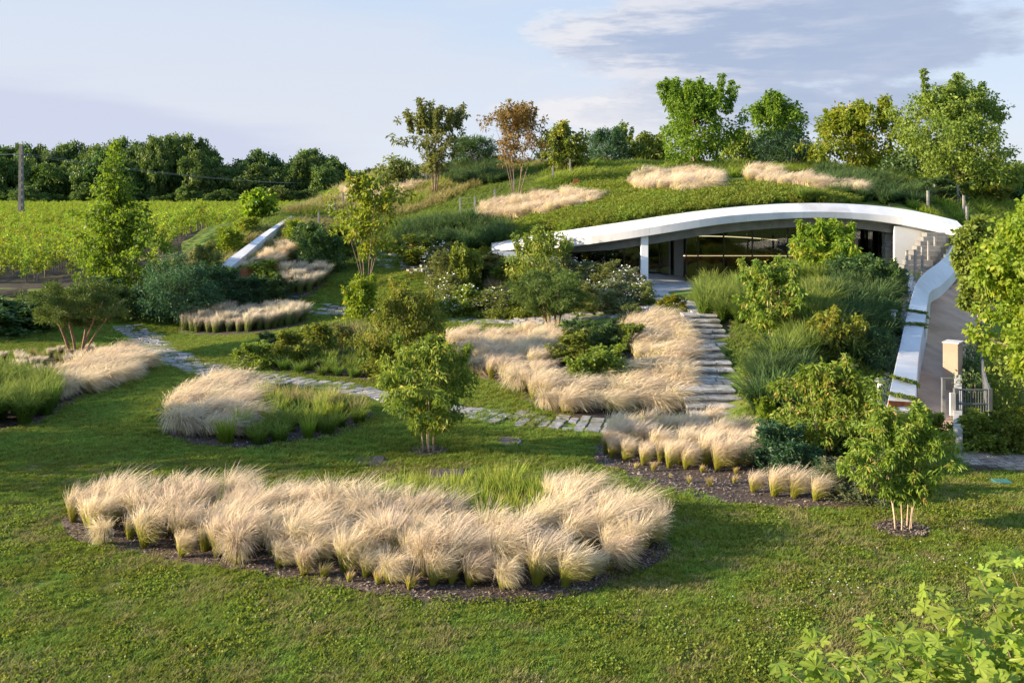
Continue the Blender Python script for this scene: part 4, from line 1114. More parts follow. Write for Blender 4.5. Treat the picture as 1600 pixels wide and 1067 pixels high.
for a in [
    (200, 496, 75, 48, 'dark', 'dark green shrub behind the start of the stone path'),
    (160, 470, 60, 36, 'bluedark', 'grey green low shrub between the pine and the tall cone tree'),
    (335, 480, 80, 62, 'bluedark', 'dark bushy shrub left end of the rusty planter bank'),
    (385, 480, 75, 48, 'bluedark', 'blue green shrub above the pale silvery grass strip'),
    (425, 472, 60, 40, 'dark', 'dark shrub at the right end above the silvery grass strip'),
    (322, 428, 60, 45, 'olive', 'olive shrub at the vineyard track by the lower roof edge'),
    (356, 396, 48, 36, 'bright', 'yellow green shrub left of the sloping white concrete edge'),
    (388, 370, 42, 28, 'yellow', 'yellow green bush high on the left of the concrete edge'),
    (338, 446, 40, 26, 'olive', 'olive bush just below the white concrete edge'),
    (402, 425, 50, 18, 'olive', 'low olive bush along the lower half of the white roof edge strip'),
    (488, 402, 66, 50, 'dark', 'dark dense shrub on the left hill flank'),
    (505, 424, 66, 60, 'dark', 'dark shrub beside the lawn below the hill path'),
    (530, 398, 60, 45, 'mid', 'green shrub just behind the yellow multi-stem tree'),
    (462, 378, 44, 32, 'bright', 'bright leafy bush right of the white concrete edge'),
    (415, 440, 50, 30, 'mid', 'small green bush growing over the rusty planter'),
    (400, 575, 70, 38, 'mid', 'low green shrub at the left tip of the centre left bed'),
    (452, 566, 66, 46, 'mid', 'spreading green shrub in the centre left bed'),
    (497, 556, 64, 46, 'mid', 'green shrub in the middle of the centre left bed'),
    (535, 540, 60, 34, 'olive', 'olive shrub at the back of the centre left bed'),
    (425, 548, 52, 28, 'dark', 'low dark shrub at the back edge of the centre left bed'),
    (566, 505, 60, 66, 'bright', 'bright yellow green upright shrub left of the round garden tree'),
    (600, 588, 70, 48, 'mid', 'green shrub under the round garden tree in the middle'),
    (663, 570, 60, 60, 'mid', 'green shrub right of the round garden tree in the middle'),
    (722, 470, 56, 76, 'mid', 'tall green shrub standing among the white flowers'),
    (690, 455, 50, 60, 'olive', 'pale leafy sapling-like shrub at the left of the flower bank'),
    (900, 566, 76, 46, 'mid', 'glossy green shrub inside the V planting, nearest its left arm'),
    (945, 548, 76, 44, 'dark', 'dark shrub inside the V planting, nearest the pine'),
    (985, 548, 56, 40, 'mid', 'green shrub inside the V planting, nearest its right arm'),
    (905, 606, 60, 46, 'mid', 'low green shrub deep in the corner of the V planting'),
    (952, 596, 86, 50, 'mid', 'bright leafy shrub in the middle of the V planting'),
    (895, 532, 60, 32, 'dark', 'dark low shrub behind the V planting under the pine'),
    (1218, 735, 96, 74, 'bluedark', 'dark grey green shrub right of the blond stair bed'),
    (1312, 775, 86, 56, 'silver', 'grey green shrub behind the four single tufts'),
    (1352, 782, 80, 52, 'silver', 'grey green shrub nearest the pale stemmed tree in the right lawn'),
    (1270, 742, 60, 40, 'bluedark', 'dark low shrub under the stems of the big right tree'),
    (1385, 770, 56, 60, 'silver', 'grey green shrub behind the pale stemmed tree in the right lawn'),
    (1345, 735, 80, 60, 'dark', 'dark shrub right of the big right tree stems'),
    (1198, 560, 44, 36, 'mid', 'low green shrub beside the middle stair landing'),
    (1200, 660, 40, 40, 'bright', 'bright green tuft-like shrub beside the lowest stair flight'),
    (1340, 452, 90, 50, 'dark', 'dark shrub below the right end of the glass front'),
    (1385, 462, 56, 52, 'dark', 'dark shrub nearest the stair posts on the right'),
    (1388, 520, 40, 50, 'dark', 'dark shrub beside the upper gravel strip'),
    (1375, 580, 50, 60, 'bluedark', 'dark shrub beside the lower gravel strip'),
    (1528, 703, 76, 56, 'mid', 'glossy green shrub in front of the metal gate'),
    (1582, 705, 66, 60, 'mid', 'glossy green shrub right of the metal gate'),
    (1460, 690, 50, 44, 'mid', 'green shrub left of the metal gate by the wall end'),
    (985, 500, 40, 26, 'olive', 'small olive bush where the upper path meets the stairs'),
    (1050, 492, 44, 30, 'yellow', 'yellow green grass bush beside the top of the stairs'),
    (1462, 312, 90, 34, 'dark', 'dark shrub under the left side of the largest hill tree'),
    (1525, 314, 90, 38, 'mid', 'green shrub under the right side of the largest hill tree'),
    (30, 515, 150, 45, 'dark', 'long low dark shrub at the left edge in front of the vineyard'),
    (-30, 520, 150, 48, 'dark', 'dark clipped shrub cut by the left frame edge'),
]: bush(*a)
for i, (px, py, w, h) in enumerate([(655, 408, 70, 38), (690, 420, 66, 36), (735, 438, 80, 36), (770, 432, 80, 30), (735, 492, 70, 40), (775, 494, 80, 40), (815, 490, 60, 40), (705, 478, 60, 44), (800, 442, 70, 34), (830, 460, 60, 44), (700, 495, 44, 26)]):
    bush(px, py, w, h, 'olive' if i % 2 else 'mid', 'white flowering plant left of the pine below the entrance', 'flowering_plant', True, 'white flowers left of the pine')
for i, (px, py, w, h) in enumerate([(905, 452, 80, 44), (945, 456, 80, 46), (978, 466, 66, 44), (925, 482, 90, 40), (965, 484, 80, 44), (1002, 478, 50, 36), (890, 476, 60, 36), (1000, 462, 30, 26)]):
    bush(px, py, w, h, 'olive' if i % 2 else 'silver', 'white flowering plant between the pine and the white column', 'flowering_plant', True, 'white flowers by the entrance')
drift(poly_px([(900, 448), (960, 450), (1000, 458), (965, 444), (900, 438)]), .55, STR, 'straw_grass', 'reddish straw grass in front of the dark glass left of the column', .9, 1.3, 3, 70)

# ------------------------------------------------------------------ garden trees
def px_tree(name, label, px, py, top, hw_px, zb_py, style, leafm, bark, ncl, per, L, Wl, seed, Y=None, sheet=None, nst=1, r0=.05, crad=.2, **k):
    if Y is None: p = P(px, py, sheet)
    else:
        x = (px - CX) / F * Y; p = np.array([x, Y, float(Tz(x, Y))])
    m = p[1] / F; base_py = HY + (H - p[2]) / m
    height, hw, z0 = (base_py - top) * m, hw_px * m, max((base_py - zb_py) * m, .1)
    pr = tree_parts(rg(seed), style, height, hw, z0, leafm, bark, ncl, per, L, Wl, crad * hw, nst, r0, **k)
    return plant_tree(name, label, 'tree', p, pr)


G = dict(droop=.55, outw=.5, limbs=26, flat=.8)
px_tree('garden_tree', 'small round tree with four pale stems alone in the lawn beside the stone path', 670, 706, 526, 70, 668, 'bushy', 'leaf_garden', 'pale_bark', 210, 50, .13, .045, 401, nst=4, r0=.026, crad=.155, lump=.5, shoots=9, spread=.14, **G)
px_tree('garden_tree', 'round dense tree behind the lone four-stemmed tree, left of the V planting', 632, 590, 438, 64, 580, 'bushy', 'leaf_garden', 'pale_bark', 200, 48, .14, .05, 402, nst=4, r0=.03, crad=.17, lump=.5, shoots=8, **G)
px_tree('garden_tree', 'small tree with many pale reddish stems in a mulch ring on the right lawn', 1412, 829, 632, 70, 778, 'bushy', 'leaf_garden_b', 'pale_bark', 190, 52, .115, .038, 403, nst=6, r0=.017, crad=.15, lump=.65, shoots=10, spread=.16, shell=.4, lean=.55, **G)
px_tree('garden_tree', 'broad multi-stemmed tree behind the grey green shrubs, right of the stairs foot', 1297, 722, 560, 80, 700, 'bushy', 'leaf_garden_b', 'pale_bark', 210, 50, .13, .048, 404, nst=5, r0=.028, crad=.16, lump=.5, shoots=9, spread=.25, **G)
px_tree('garden_tree', 'dense tree with pinkish stems right of the upper stairs', 1207, 532, 405, 54, 520, 'bushy', 'leaf_garden_b', 'pale_bark', 170, 48, .15, .06, 405, nst=4, r0=.03, crad=.18, lump=.5, shoots=8, **G)
px_tree('garden_tree', 'small sparse yellowish tree amid tall grass on the right slope', 1306, 562, 482, 40, 545, 'vase', 'leaf_yellow', 'pale_bark', 60, 34, .15, .07, 406, nst=4, r0=.03, crad=.24, lump=.4, shell=.4, **G)
px_tree('garden_tree', 'bright rounded tree standing right in front of the glass front', 1288, 440, 341, 46, 432, 'bushy', 'leaf_bright', 'pale_bark', 150, 46, .19, .08, 407, nst=4, r0=.04, crad=.18, lump=.5, shoots=8, **G)
px_tree('garden_shrub_tree', 'dark green upright bushy tree in front of the left roof end', 850, 466, 352, 54, 462, 'egg', 'leaf_garden', 'bark', 130, 50, .16, .065, 408, nst=4, r0=.04, crad=.22, lump=.45, shoots=5, **G)
PN = dict(droop=-.5, outw=1.0, limbs=40, flat=.7)
px_tree('mountain_pine', 'rounded bushy pine with bare lower stems in the centre by the upper path', 862, 518, 424, 62, 492, 'umbrella', 'leaf_pine', 'pine_bark', 150, 110, .16, .022, 409, nst=7, r0=.05, crad=.13, lump=.25, lean=.6, spread=.2, **PN)
px_tree('mountain_pine', 'spreading pine with many bare brown stems among blond grass on the left', 122, 560, 442, 78, 508, 'umbrella', 'leaf_pine', 'pine_bark', 170, 110, .16, .022, 410, nst=8, r0=.055, crad=.12, lump=.35, lean=.75, spread=.25, **PN)
px_tree('cone_tree', 'tall conical light green tree in front of the vineyard', 180, 450, 208, 84, 445, 'spire', 'leaf_lime', 'bark', 270, 40, .19, .12, 411, nst=1, r0=.11, crad=.16, droop=.3, lump=.55, limbs=60, shell=.4)
px_tree('maple_sapling', 'slender multi-stemmed tree with golden leaves on the small lawn below the hill', 572, 452, 272, 62, 400, 'vase', 'leaf_yellow', 'bark', 115, 26, .22, .12, 412, nst=6, r0=.03, crad=.15, droop=.2, lump=.45, limbs=70, shell=.3, spread=.2, shoots=6, lean=.7)
px_tree('shrub_tree', 'large dark rounded evergreen shrub tree left of the silvery grass', 277, 506, 393, 54, 503, 'egg', 'leaf_blue_dark', 'bark', 150, 60, .17, .05, 413, nst=3, r0=.05, crad=.22, droop=-.1, lump=.25)
px_tree('young_tree', 'small light green tree at the vineyard corner beside the hill', 403, 352, 298, 26, 350, 'vase', 'leaf_bright', 'bark', 60, 30, .34, .18, 414, Y=66, nst=2, r0=.06, crad=.26, lump=.4, shoots=4)
# ---- on the roof hill
px_tree('feathery_tree', 'feathery olive tree with two open peaks on the left hill top', 680, 290, 158, 50, 270, 'vase', 'leaf_olive', 'bark', 130, 32, .25, .11, 420, Y=70, nst=4, r0=.06, crad=.14, lump=.5, shoots=16, limbs=70, shell=.35)
px_tree('bush_tree', 'rounded green undergrowth tree left of the feathery hill top tree', 622, 290, 246, 40, 290, 'dome', 'leaf_olive', 'bark', 70, 40, .30, .14, 421, Y=76, nst=3, r0=.06, crad=.28)
px_tree('flat_pine', 'dark flat-topped pine on the hill behind the rust tinted tree', 742, 280, 215, 38, 262, 'umbrella', 'leaf_dark', 'pine_bark', 90, 60, .30, .05, 422, Y=78, nst=2, r0=.10, crad=.24, droop=-.4, outw=1.0)
px_tree('rusty_tree', 'sparse multi-stemmed tree with rust brown leaves on the hill', 806, 300, 158, 54, 262, 'vase', 'leaf_rust', 'bark', 140, 26, .20, .09, 423, Y=63, nst=6, r0=.035, crad=.16, lump=.4, shoots=12, limbs=90, shell=.25, spread=.3, lean=.8)
px_tree('hill_tree', 'olive and dark green bushy tree right of the rust tinted tree', 880, 278, 192, 38, 270, 'egg', 'leaf_garden', 'bark', 110, 46, .26, .13, 424, Y=70, nst=3, r0=.08, crad=.25, shoots=4)
px_tree('dark_conifer', 'dark blue green conifer on the hill top between bushy trees', 948, 275, 203, 36, 272, 'oak', 'leaf_blue_dark', 'pine_bark', 100, 56, .26, .06, 425, Y=76, nst=1, r0=.10, crad=.26, droop=-.4, outw=1.0, shoots=5)
px_tree('hill_tree', 'rounded dark green tree left of the bright round hill tree', 1014, 272, 208, 34, 270, 'round', 'leaf_garden', 'bark', 90, 46, .28, .14, 426, Y=77, nst=2, r0=.08, crad=.27)
px_tree('young_tree', 'thin airy young tree behind the dark conifer', 972, 272, 192, 16, 262, 'vase', 'leaf_mid', 'bark', 34, 24, .24, .12, 427, Y=84, nst=2, r0=.05, crad=.3, shoots=5)
px_tree('round_tree', 'large bright green round-headed tree on the hill above the entrance', 1088, 270, 122, 68, 262, 'bushy', 'leaf_lime', 'bark', 210, 46, .24, .13, 428, Y=68, nst=3, r0=.08, crad=.15, lump=.5, shoots=26, limbs=60, shell=.45)
px_tree('hill_tree', 'lighter green tree rising behind the dark rounded pine on the hill', 1215, 268, 148, 46, 250, 'vase', 'leaf_lime', 'bark', 130, 44, .27, .15, 429, Y=77, nst=2, r0=.10, crad=.22, lump=.4, shoots=8)
px_tree('round_pine', 'dark rounded pine on the hill top above the blond band', 1222, 272, 203, 50, 268, 'round', 'leaf_blue_dark', 'pine_bark', 130, 70, .22, .04, 430, Y=67, nst=2, r0=.10, crad=.2, droop=-.4, outw=1.0)
px_tree('hill_tree', 'yellow green spreading tree on the right hill shoulder', 1336, 282, 158, 66, 268, 'bushy', 'leaf_lime_gold', 'bark', 190, 40, .25, .13, 431, Y=64, nst=3, r0=.08, crad=.16, lump=.55, shoots=18, limbs=50)
px_tree('large_tree', 'largest dense green tree on the right end of the hill', 1492, 310, 118, 92, 300, 'bushy', 'leaf_mid', 'bark', 330, 80, .19, .11, 432, Y=60, nst=3, r0=.13, crad=.16, lump=.6, shoots=8, limbs=60, shell=.5)
for i, (px, top, hw, lb) in enumerate([(1160, 205, 36, 'mixed dark undergrowth tree between the bright round tree and dark pine'), (1420, 232, 40, 'dark undergrowth tree left of the largest tree'), (1275, 235, 34, 'dark undergrowth tree behind the yellow green tree'), (780, 245, 24, 'low dark tree behind the rust tinted tree'), (915, 248, 30, 'low dark tree behind the conifer on the hill'),
                                       (1052, 238, 30, 'low dark tree behind the left side of the bright round tree'), (1560, 250, 40, 'dark tree behind the right side of the largest tree'), (1385, 245, 34, 'dark green tree right of the yellow green tree')]):
    px_tree('background_tree', lb, px, 290, top, hw, 288, 'round', 'leaf_dark' if i % 2 else 'leaf_mid', 'bark', 80, 44, .34, .17, 440 + i, Y=82 + 2 * i, nst=1, r0=.12, crad=.27)
# ---- right frame edge
px_tree('maple_tree', 'big sunlit yellow green maple cut by the right frame edge', 1662, 640, 286, 126, 592, 'egg', 'leaf_maple', 'bark', 300, 120, .13, .11, 451, Y=25, nst=1, r0=.14, crad=.17, droop=.35, lump=.2, limbs=60, shell=.55)
px_tree('hornbeam_tree', 'dark green narrow tree between the driveway and the sunlit maple', 1530, 500, 335, 34, 480, 'oak', 'leaf_mid', 'bark', 120, 54, .20, .12, 452, Y=37, nst=1, r0=.10, crad=.3, lump=.4)

# ------------------------------------------------------------------ fig in the near right corner: every large leaf a part
def fig_leaf(seed):
    rng = rg(seed); pts = []
    lob = [(-2.35, .42), (-1.9, .62), (-1.35, .48), (-.95, .86), (-.46, .56), (0, 1.0), (.46, .56), (.95, .86), (1.35, .48), (1.9, .62), (2.35, .42)]
    for a, r in lob:
        for da, k in ((-.27, .80), (-.14, .97), (.0, 1.0), (.14, .97), (.27, .80)) if r > .55 else ((0, 1.0),):
            rr = r * k * rng.uniform(.93, 1.07); q = a + da; pts.append((math.sin(q) * rr, math.cos(q) * rr + .15, 0))
    V = [(0, 0.05, .0)] + pts + [(0, -.05, 0), (0, -.55, .12)]; V = np.array(V, float)
    r2 = V[:, 0] ** 2 + (V[:, 1] - .1) ** 2; V[:, 2] += -.30 * r2 + .10 * np.abs(V[:, 0]); n = len(pts)
    V = np.concatenate([V, [(0.03, -.55, .12), (.03, 0, 0)]])
    Fc = [(0, i + 1, i + 2) for i in range(n - 1)]
    return mesh_np('fig_leaf', V, np.array(Fc + [(n + 1, n + 2, n + 3), (n + 1, n + 3, n + 4)]), 'leaf_fig', {'var': rng.uniform(.2, .8) + .25 * rng.uniform(0, 1, len(V))}, True)


def fig():
    rng = rg(77); LV = [fig_leaf(500 + i) for i in range(6)]
    base = np.array([5.6, 8.3, 0.0]); t = thing('fig_tree', 'broad-leaved fig bush in the near right corner', 'tree', tuple(base))
    ends = []
    # target shoot tips, kept to the outline of the bush
    for px, py, Y in [(1235, 1050, 9.6), (1275, 1010, 9.6), (1330, 1030, 9.2), (1355, 975, 9.8), (1400, 1000, 9.3), (1450, 960, 9.6), (1455, 925, 9.9), (1500, 960, 9.2), (1530, 900, 9.8), (1565, 940, 9.2), (1580, 885, 9.6), (1620, 930, 9.0), (1300, 1070, 8.8), (1380, 1060, 8.8), (1440, 1030, 8.8), (1510, 1020, 8.7), (1570, 1000, 8.7), (1620, 1000, 8.6), (1480, 1075, 8.3), (1560, 1070, 8.3), (1345, 1110, 8.4), (1640, 1060, 8.3), (1605, 880, 10.0)]:
        ends.append(np.array(Wp(px, py, Y)))
    bm = MB(); n = 0
    for e in ends:
        q = base + np.array([rng.uniform(-.3, .3), rng.uniform(-.2, .2), 0]); mid = q * .45 + e * .55 + np.array([0, 0, -.25])
        path = [q, (q + mid) / 2 + rng.normal(0, .05, 3), mid, (mid + e) / 2 + rng.normal(0, .03, 3), e]
        bm.tube(path, [.024, .02, .015, .010, .005], 5)
        for k in range(12):
            f = rng.uniform(.0, 1.0) ** .7; o = mid * (1 - f) + e * f if k > 3 else e
            a = rng.uniform(0, 6.28); el = rng.uniform(-.2, .9)
            d = Vector((math.cos(a) * math.cos(el), math.sin(a) * math.cos(el), math.sin(el) * (1.2 if k < 3 else .4))).normalized()
            s = rng.uniform(.11, .19) * (0.75 if k < 3 else 1)
            nrm = Vector((rng.normal(-.3, .35), rng.normal(-.2, .35), 1)).normalized(); x = d.cross(nrm).normalized(); z = x.cross(d)
            m = Matrix((x, d, z)).transposed().to_4x4(); m.translation = Vector(o - base) + d * s * .6
            ob = link('leaf', LV[rng.integers(6)], t); ob.matrix_local = m @ Matrix.Scale(s, 4); n += 1
    # the inner leaves past the first three hundred: one part
    VV, FF, vv, k0 = [], [], [], 0
    for e in ends:
        for k in range(40):
            m_ = LV[rng.integers(6)]; V = np.empty(len(m_.vertices) * 3, np.float32); m_.vertices.foreach_get('co', V); V = V.reshape(-1, 3)
            o = e * rng.uniform(.86, 1.0) + base * 0 + rng.normal(0, 1, 3) * np.array([.34, .25, .18]); o = o + (base - e) * rng.uniform(0, .16) + np.array([0, 0, -.12])
            d = Vector(rng.normal(0, 1, 3) * np.array([1, 1, .4])).normalized(); nrm = Vector((rng.normal(-.3, .4), rng.normal(-.2, .4), 1)).normalized(); x = d.cross(nrm).normalized(); z = x.cross(d)
            Mx = np.array(Matrix((x, d, z)).transposed()) * rng.uniform(.10, .17)
            FF.append(np.array([p.vertices[:] for p in m_.polygons]) + k0); VV.append(V @ Mx.T + o - base); k0 += len(V); vv.append(np.full(len(V), rng.uniform(.1, .9)))
    link('inner_leaves', mesh_np('inner_leaves', np.concatenate(VV), np.concatenate(FF), 'leaf_fig', {'var': np.concatenate(vv)}), t, kind='stuff')
    bm.v = [v - base for v in bm.v]
    bm.obj('branches', 'bark', t, True)
fig()

# ------------------------------------------------------------------ roof ribbon walls
def ribbon(name, label, L, Rr, Ys, thick, foot, mat=CONC, joints=(), out=0):
    t = thing(name, label, 'wall', (0, 0, 0))
    Lp = np.array(catmull([Wp(px, py, Y) for (px, py), Y in zip(L, Ys)], 6, False)); Rp = np.array(catmull([Wp(px, py, Y) for (px, py), Y in zip(Rr, Ys)], 6, False))
    cut = [0] + list(joints) + [len(Lp) - 1]
    for a, b in zip(cut[:-1], cut[1:]):
        rings = []
        for i in range(a, b + 1):
            l, r = Lp[i].copy(), Rp[i].copy()
            if i == a and a: 
                l = l + unit(Lp[i + 1] - l) * .01; r = r + unit(Rp[i + 1] - r) * .01
            bz = foot(l, r); dn = thick if thick < 5 or i < 28 else max(.45, thick - (i - 27) * 4)
            rings.append([tuple(l), tuple(r), (r[0] + out, r[1], max(bz, r[2] - dn)), (l[0], l[1], max(bz, l[2] - dn))])
        MB().sweep(rings).obj('coping', mat, t, bevel=.012)
    return t, Lp, Rp


RL = [(1385, 638), (1395, 590), (1405, 545), (1415, 500), (1425, 462), (1433, 440), (1446, 425), (1468, 409), (1482, 394), (1492, 378), (1502, 364)]
RRt = [(1430, 642), (1432, 600), (1437, 547), (1445, 502), (1450, 472), (1454, 456), (1470, 446), (1490, 426), (1502, 406), (1508, 386), (1513, 368)]
RY = [28.5, 30, 32.2, 35, 37.6, 39, 40.5, 42, 43.7, 45.6, 48.4]
t_r, RLp, RRp = ribbon('roof_ribbon', 'white concrete ribbon wall winding down from the roof along the driveway', RL, RRt, RY, 9, lambda l, r: float(min(Tz(l[0], l[1], 'f'), Tz(r[0], r[1], 'f'))) - .4, joints=(9, 20, 31, 42, 52))
L2 = [(335, 423), (353, 407), (382, 386), (405, 369), (430, 352), (455, 337)]
R2 = [(350, 427), (372, 408), (397, 387), (416, 370), (439, 352), (460, 338)]
ribbon('roof_ribbon', 'white concrete roof edge sloping down beside the vineyard', L2, R2, [53.4, 54.5, 56.5, 58.5, 61.5, 64.8], .5, lambda l, r: float(min(Tz(l[0], l[1]), Tz(r[0], r[1]))) - .5, joints=(8, 15, 22))


# creepers hanging over the ribbon
def creeper(i, lb):
    l, r = RLp[i], RRp[i]; rng = rg(600 + i); n = 60; f = rng.uniform(-.05, 1.08, n)
    c = l[None] * (1 - f)[:, None] + r[None] * f[:, None]; c[:, 1] += rng.normal(0, .09, n); c[:, 2] += .05 - np.clip(f - 1, 0, 1) * 2.5
    V, Fc, var = leaves(c, .06, 14, .055, .04, rng, .3, .5, .4); t = thing('creeper', lb, 'plant', tuple(l)); V = V - l
    link('foliage', mesh_np('foliage', V, Fc, 'leaf_mid', {'var': var}), t)
    MB().tube([np.zeros(3) + (0, 0, .03), (r - l) * .5 + (0, 0, .05), (r - l) * 1.03 + (0, 0, .02), (r - l) * 1.05 + (0, 0, -.4)], [.02, .018, .014, .01], 5).obj('stem', 'bark', t)
for i, lb in ((3, 'leafy creeper over the lowest end of the ribbon wall'), (6, 'second creeper from the low end, trailing over the ribbon wall'), (17, 'thick creeper across the middle of the ribbon wall'), (20, 'highest creeper across the ribbon wall')): creeper(i, lb)

# gravel strip left of the ribbon
gp = np.array([P(*p)[:2] for p in ((1372, 632), (1380, 590), (1386, 550), (1393, 510), (1402, 470), (1412, 445), (1424, 430))] + [tuple(RLp[i][:2] + np.array([.08, 0])) for i in (36, 30, 24, 18, 12, 6, 1)])
BEDS.append(gp); drape('gravel_strip', gp, .03, 'gravel_base', .5, 'f', kind='structure')
pb = MB(); pb.box((0, 0, 0), (.07, .06, .045), 0, 0, .012); pbm = [pb.mesh('pebble', 'pebble')]
pts = poisson(gp, .09, rg(9)); n = len(pts); z = Tz(pts[:, 0], pts[:, 1], 'f') + .045
gn_scatter('gravel', np.column_stack([pts, z]), rg(3).uniform(0, 3, (n, 3)), rg(4).uniform(.6, 1.6, n), pbm, label='pale gravel strip beside the ribbon wall')

# bollard lights
for (px, py, lb) in ((1375, 650, 'grey bollard light at the low end of the gravel strip'), (1396, 530, 'grey bollard light halfway up the gravel strip'), (1416, 462, 'grey bollard light nearest the upper steps')):
    p = P(px, py, 'f'); t = thing('bollard_light', lb, 'lamp', tuple(p)); 
    MB().tube([(0, 0, -.05), (0, 0, .95)], .075, 12).obj('post', 'steel', t, True)
    MB().tube([(0, 0, .95), (0, 0, .97), (0, 0, 1.02), (0, 0, 1.04)], [.13, .15, .15, .10], 14).obj('cap', 'steel', t)
    MB().tube([(0, 0, .82), (0, 0, .94)], .079, 12).obj('lens', 'white_plaster', t)
# corten plates
for pts, h, lb in (([(1388, 645), (1432, 648)], .35, 'rusty steel plate at the low end of the ribbon wall'), ([(640, 392), (662, 397), (684, 401), (702, 404)], .6, 'rusty steel planter edge below the dark grass mound'),
                   ([(375, 442), (405, 441), (432, 436), (455, 430)], .75, 'rusty steel planter edge on the left bank'), ([(1275, 452), (1312, 452)], .45, 'small rusty steel edge on the right slope')):
    w = [P(*p) for p in pts]; w = catmull(w, 4, False); t = thing('steel_edge', lb, 'planter edge', tuple(w[0])); o0 = np.array(w[0])
    for a, b in zip(w[:-1:2], w[2::2]):
        a, b = np.array(a) - o0, np.array(b) - o0; d = unit((b - a) * [1, 1, 0]); nr = np.array([-d[1], d[0], 0]) * .02; b = b - d * .008
        MB().add([a - nr - (0, 0, .1), b - nr - (0, 0, .1), b + nr - (0, 0, .1), a + nr - (0, 0, .1), a - nr + (0, 0, h), b - nr + (0, 0, h), b + nr + (0, 0, h), a + nr + (0, 0, h)],
                 [(0, 3, 2, 1), (4, 5, 6, 7), (0, 1, 5, 4), (1, 2, 6, 5), (2, 3, 7, 6), (3, 0, 4, 7)]).obj('plate', 'corten', t)
px_ = P(900, 296, 'b'); t = thing('steel_edge', 'rusty steel plate standing beside the hill path posts', 'planter edge', tuple(px_)); MB().box((0, 0, .25), (.32, .06, .8)).obj('plate', 'corten', t)

# steps up to the roof at the right, with grey posts
def roof_steps():
    t = thing('roof_steps', 'grey stone steps climbing to the roof under the right end of the roof edge', 'stairs', (0, 0, 0)); n = 10
    for i in range(n):
        q = i / (n - 1); Y = 44.6 + 4.3 * q; xa = (1402 + 46 * q - CX) / F * Y; xb = (1446 + 36 * q - CX) / F * Y; z = 2.75 + 1.75 * q
        m = (xa + xb) / 2; MB().box((m, Y + .3, z - .4), (xb - xa, .62, .8), 0, 0, .01).obj('step', 'fascia_grey', t, bevel=.01)
    for i, (px, py0, Y) in enumerate([(1417, 432, 42.5), (1430, 428, 43.6), (1441, 420, 44.8), (1451, 408, 46.2), (1461, 398, 47.8), (1470, 390, 49.5)]):
        x = (px - CX) / F * Y; z1 = H - (py0 - 40 + i * 3 - HY) / F * Y; z0 = float(Tz(x, Y, 'f')) - .1
        p = thing('timber_post', ['lowest', 'second lowest', 'third from bottom', 'third from top', 'second highest', 'topmost'][i] + ' grey post beside the steps under the roof end', 'post', (x, Y, z0), 0, 'posts beside the roof steps')
        MB().box((0, 0, (z1 - z0) / 2), (.10, .10, z1 - z0)).obj('shaft', 'grey_wood', p, bevel=.01); MB().box((0, 0, z1 - z0 + .012), (.12, .12, .02)).obj('cap', 'steel', p)
roof_steps()
# posts with wires: on the roof at right, and along the hill path
def posts(name, label, px, Ys, hgt, group, cat='post', wire=True):
    tops = []
    for i, ((x_, y_), Y) in enumerate(zip(px, Ys)):
        x = (x_ - CX) / F * Y; z = float(Tz(x, Y)); t = thing(name, label.format(['first', 'second', 'third', 'fourth', 'fifth', 'sixth', 'seventh', 'eighth'][i]), cat, (x, Y, z - .05), 0, group)
        MB().box((0, 0, hgt / 2), (.11, .11, hgt)).obj('shaft', 'grey_wood', t, bevel=.008); MB().box((0, 0, hgt + .012), (.125, .125, .02)).obj('cap', 'steel', t)
        tops.append(np.array([x, Y, z + hgt]))
    if wire:
        m = MB()
        for dz in (.12, .45, .8):
            for a, b in zip(tops[:-1], tops[1:]): m.tube([a - (0, 0, dz), b - (0, 0, dz)], .006, 4, False)
        w = thing('guard_wire', 'thin wires strung between ' + group, 'wire', (0, 0, 0)); m.obj('strands', 'steel', w)
posts('timber_post', '{} post from the left of the railing above the right roof end', [(1450, 330), (1461, 325), (1481, 323), (1496, 322), (1506, 330), (1511, 340)], [51.5, 56, 57, 56, 53.5, 51.5], 1.25, 'posts of the railing above the roof end')
posts('timber_post', '{} post from the left along the hill path beside the blond grass', [(719, 335), (742, 330), (773, 325), (803, 315), (864, 305), (891, 300)], [61, 59.5, 61, 63.5, 65, 66.5], 1.25, 'posts along the hill path')
posts('timber_post', '{} post from the left on the left hill flank behind the golden tree', [(498, 370), (514, 345), (523, 338), (536, 325), (554, 315)], [62, 67, 68, 71, 74], 1.2, 'posts on the left hill flank')

# ------------------------------------------------------------------ driveway and the right-hand corner
dp = np.array([P(*p, 'f')[:2] for p in ((1436, 690), (1434, 640))] + [tuple(RRp[i][:2] - np.array([.1 if i < 28 else .9, 0])) for i in (2, 8, 14, 20, 26, 30, 36, 42, 48)] + [P(*p, 'f')[:2] for p in ((1530, 420), (1560, 425), (1560, 470), (1540, 500), (1522, 560), (1505, 640), (1496, 695))])
BEDS.append(dp); drape('driveway', dp, .025, 'drive', .8, 'f', kind='structure')
def kerb(lb, pts, w, h, mat, cat='kerb', name='kerb', foot=.3):
    W_ = [P(*p, 'f') for p in pts]; W_ = catmull(W_, 5, False); o0 = np.array(W_[0]); t = thing(name, lb, cat, tuple(o0)); rings = []
    for i, p in enumerate(W_):
        d = np.array(W_[min(i + 1, len(W_) - 1)]) - np.array(W_[max(i - 1, 0)]); d = unit(d * [1, 1, 0]); nr = np.array([-d[1], d[0], 0]) * w / 2; q = np.array(p) - o0
        rings.append([q - nr - (0, 0, foot), q + nr - (0, 0, foot), q + nr + (0, 0, h), q - nr + (0, 0, h)])
    MB().sweep(rings).obj('run', mat, t, bevel=.01); return t
kerb('low concrete kerb wall between driveway and dark hedge', [(1497, 705), (1497, 650), (1497, 600), (1498, 560)], .22, .55, 'grey_concrete', 'wall', 'kerb_wall')
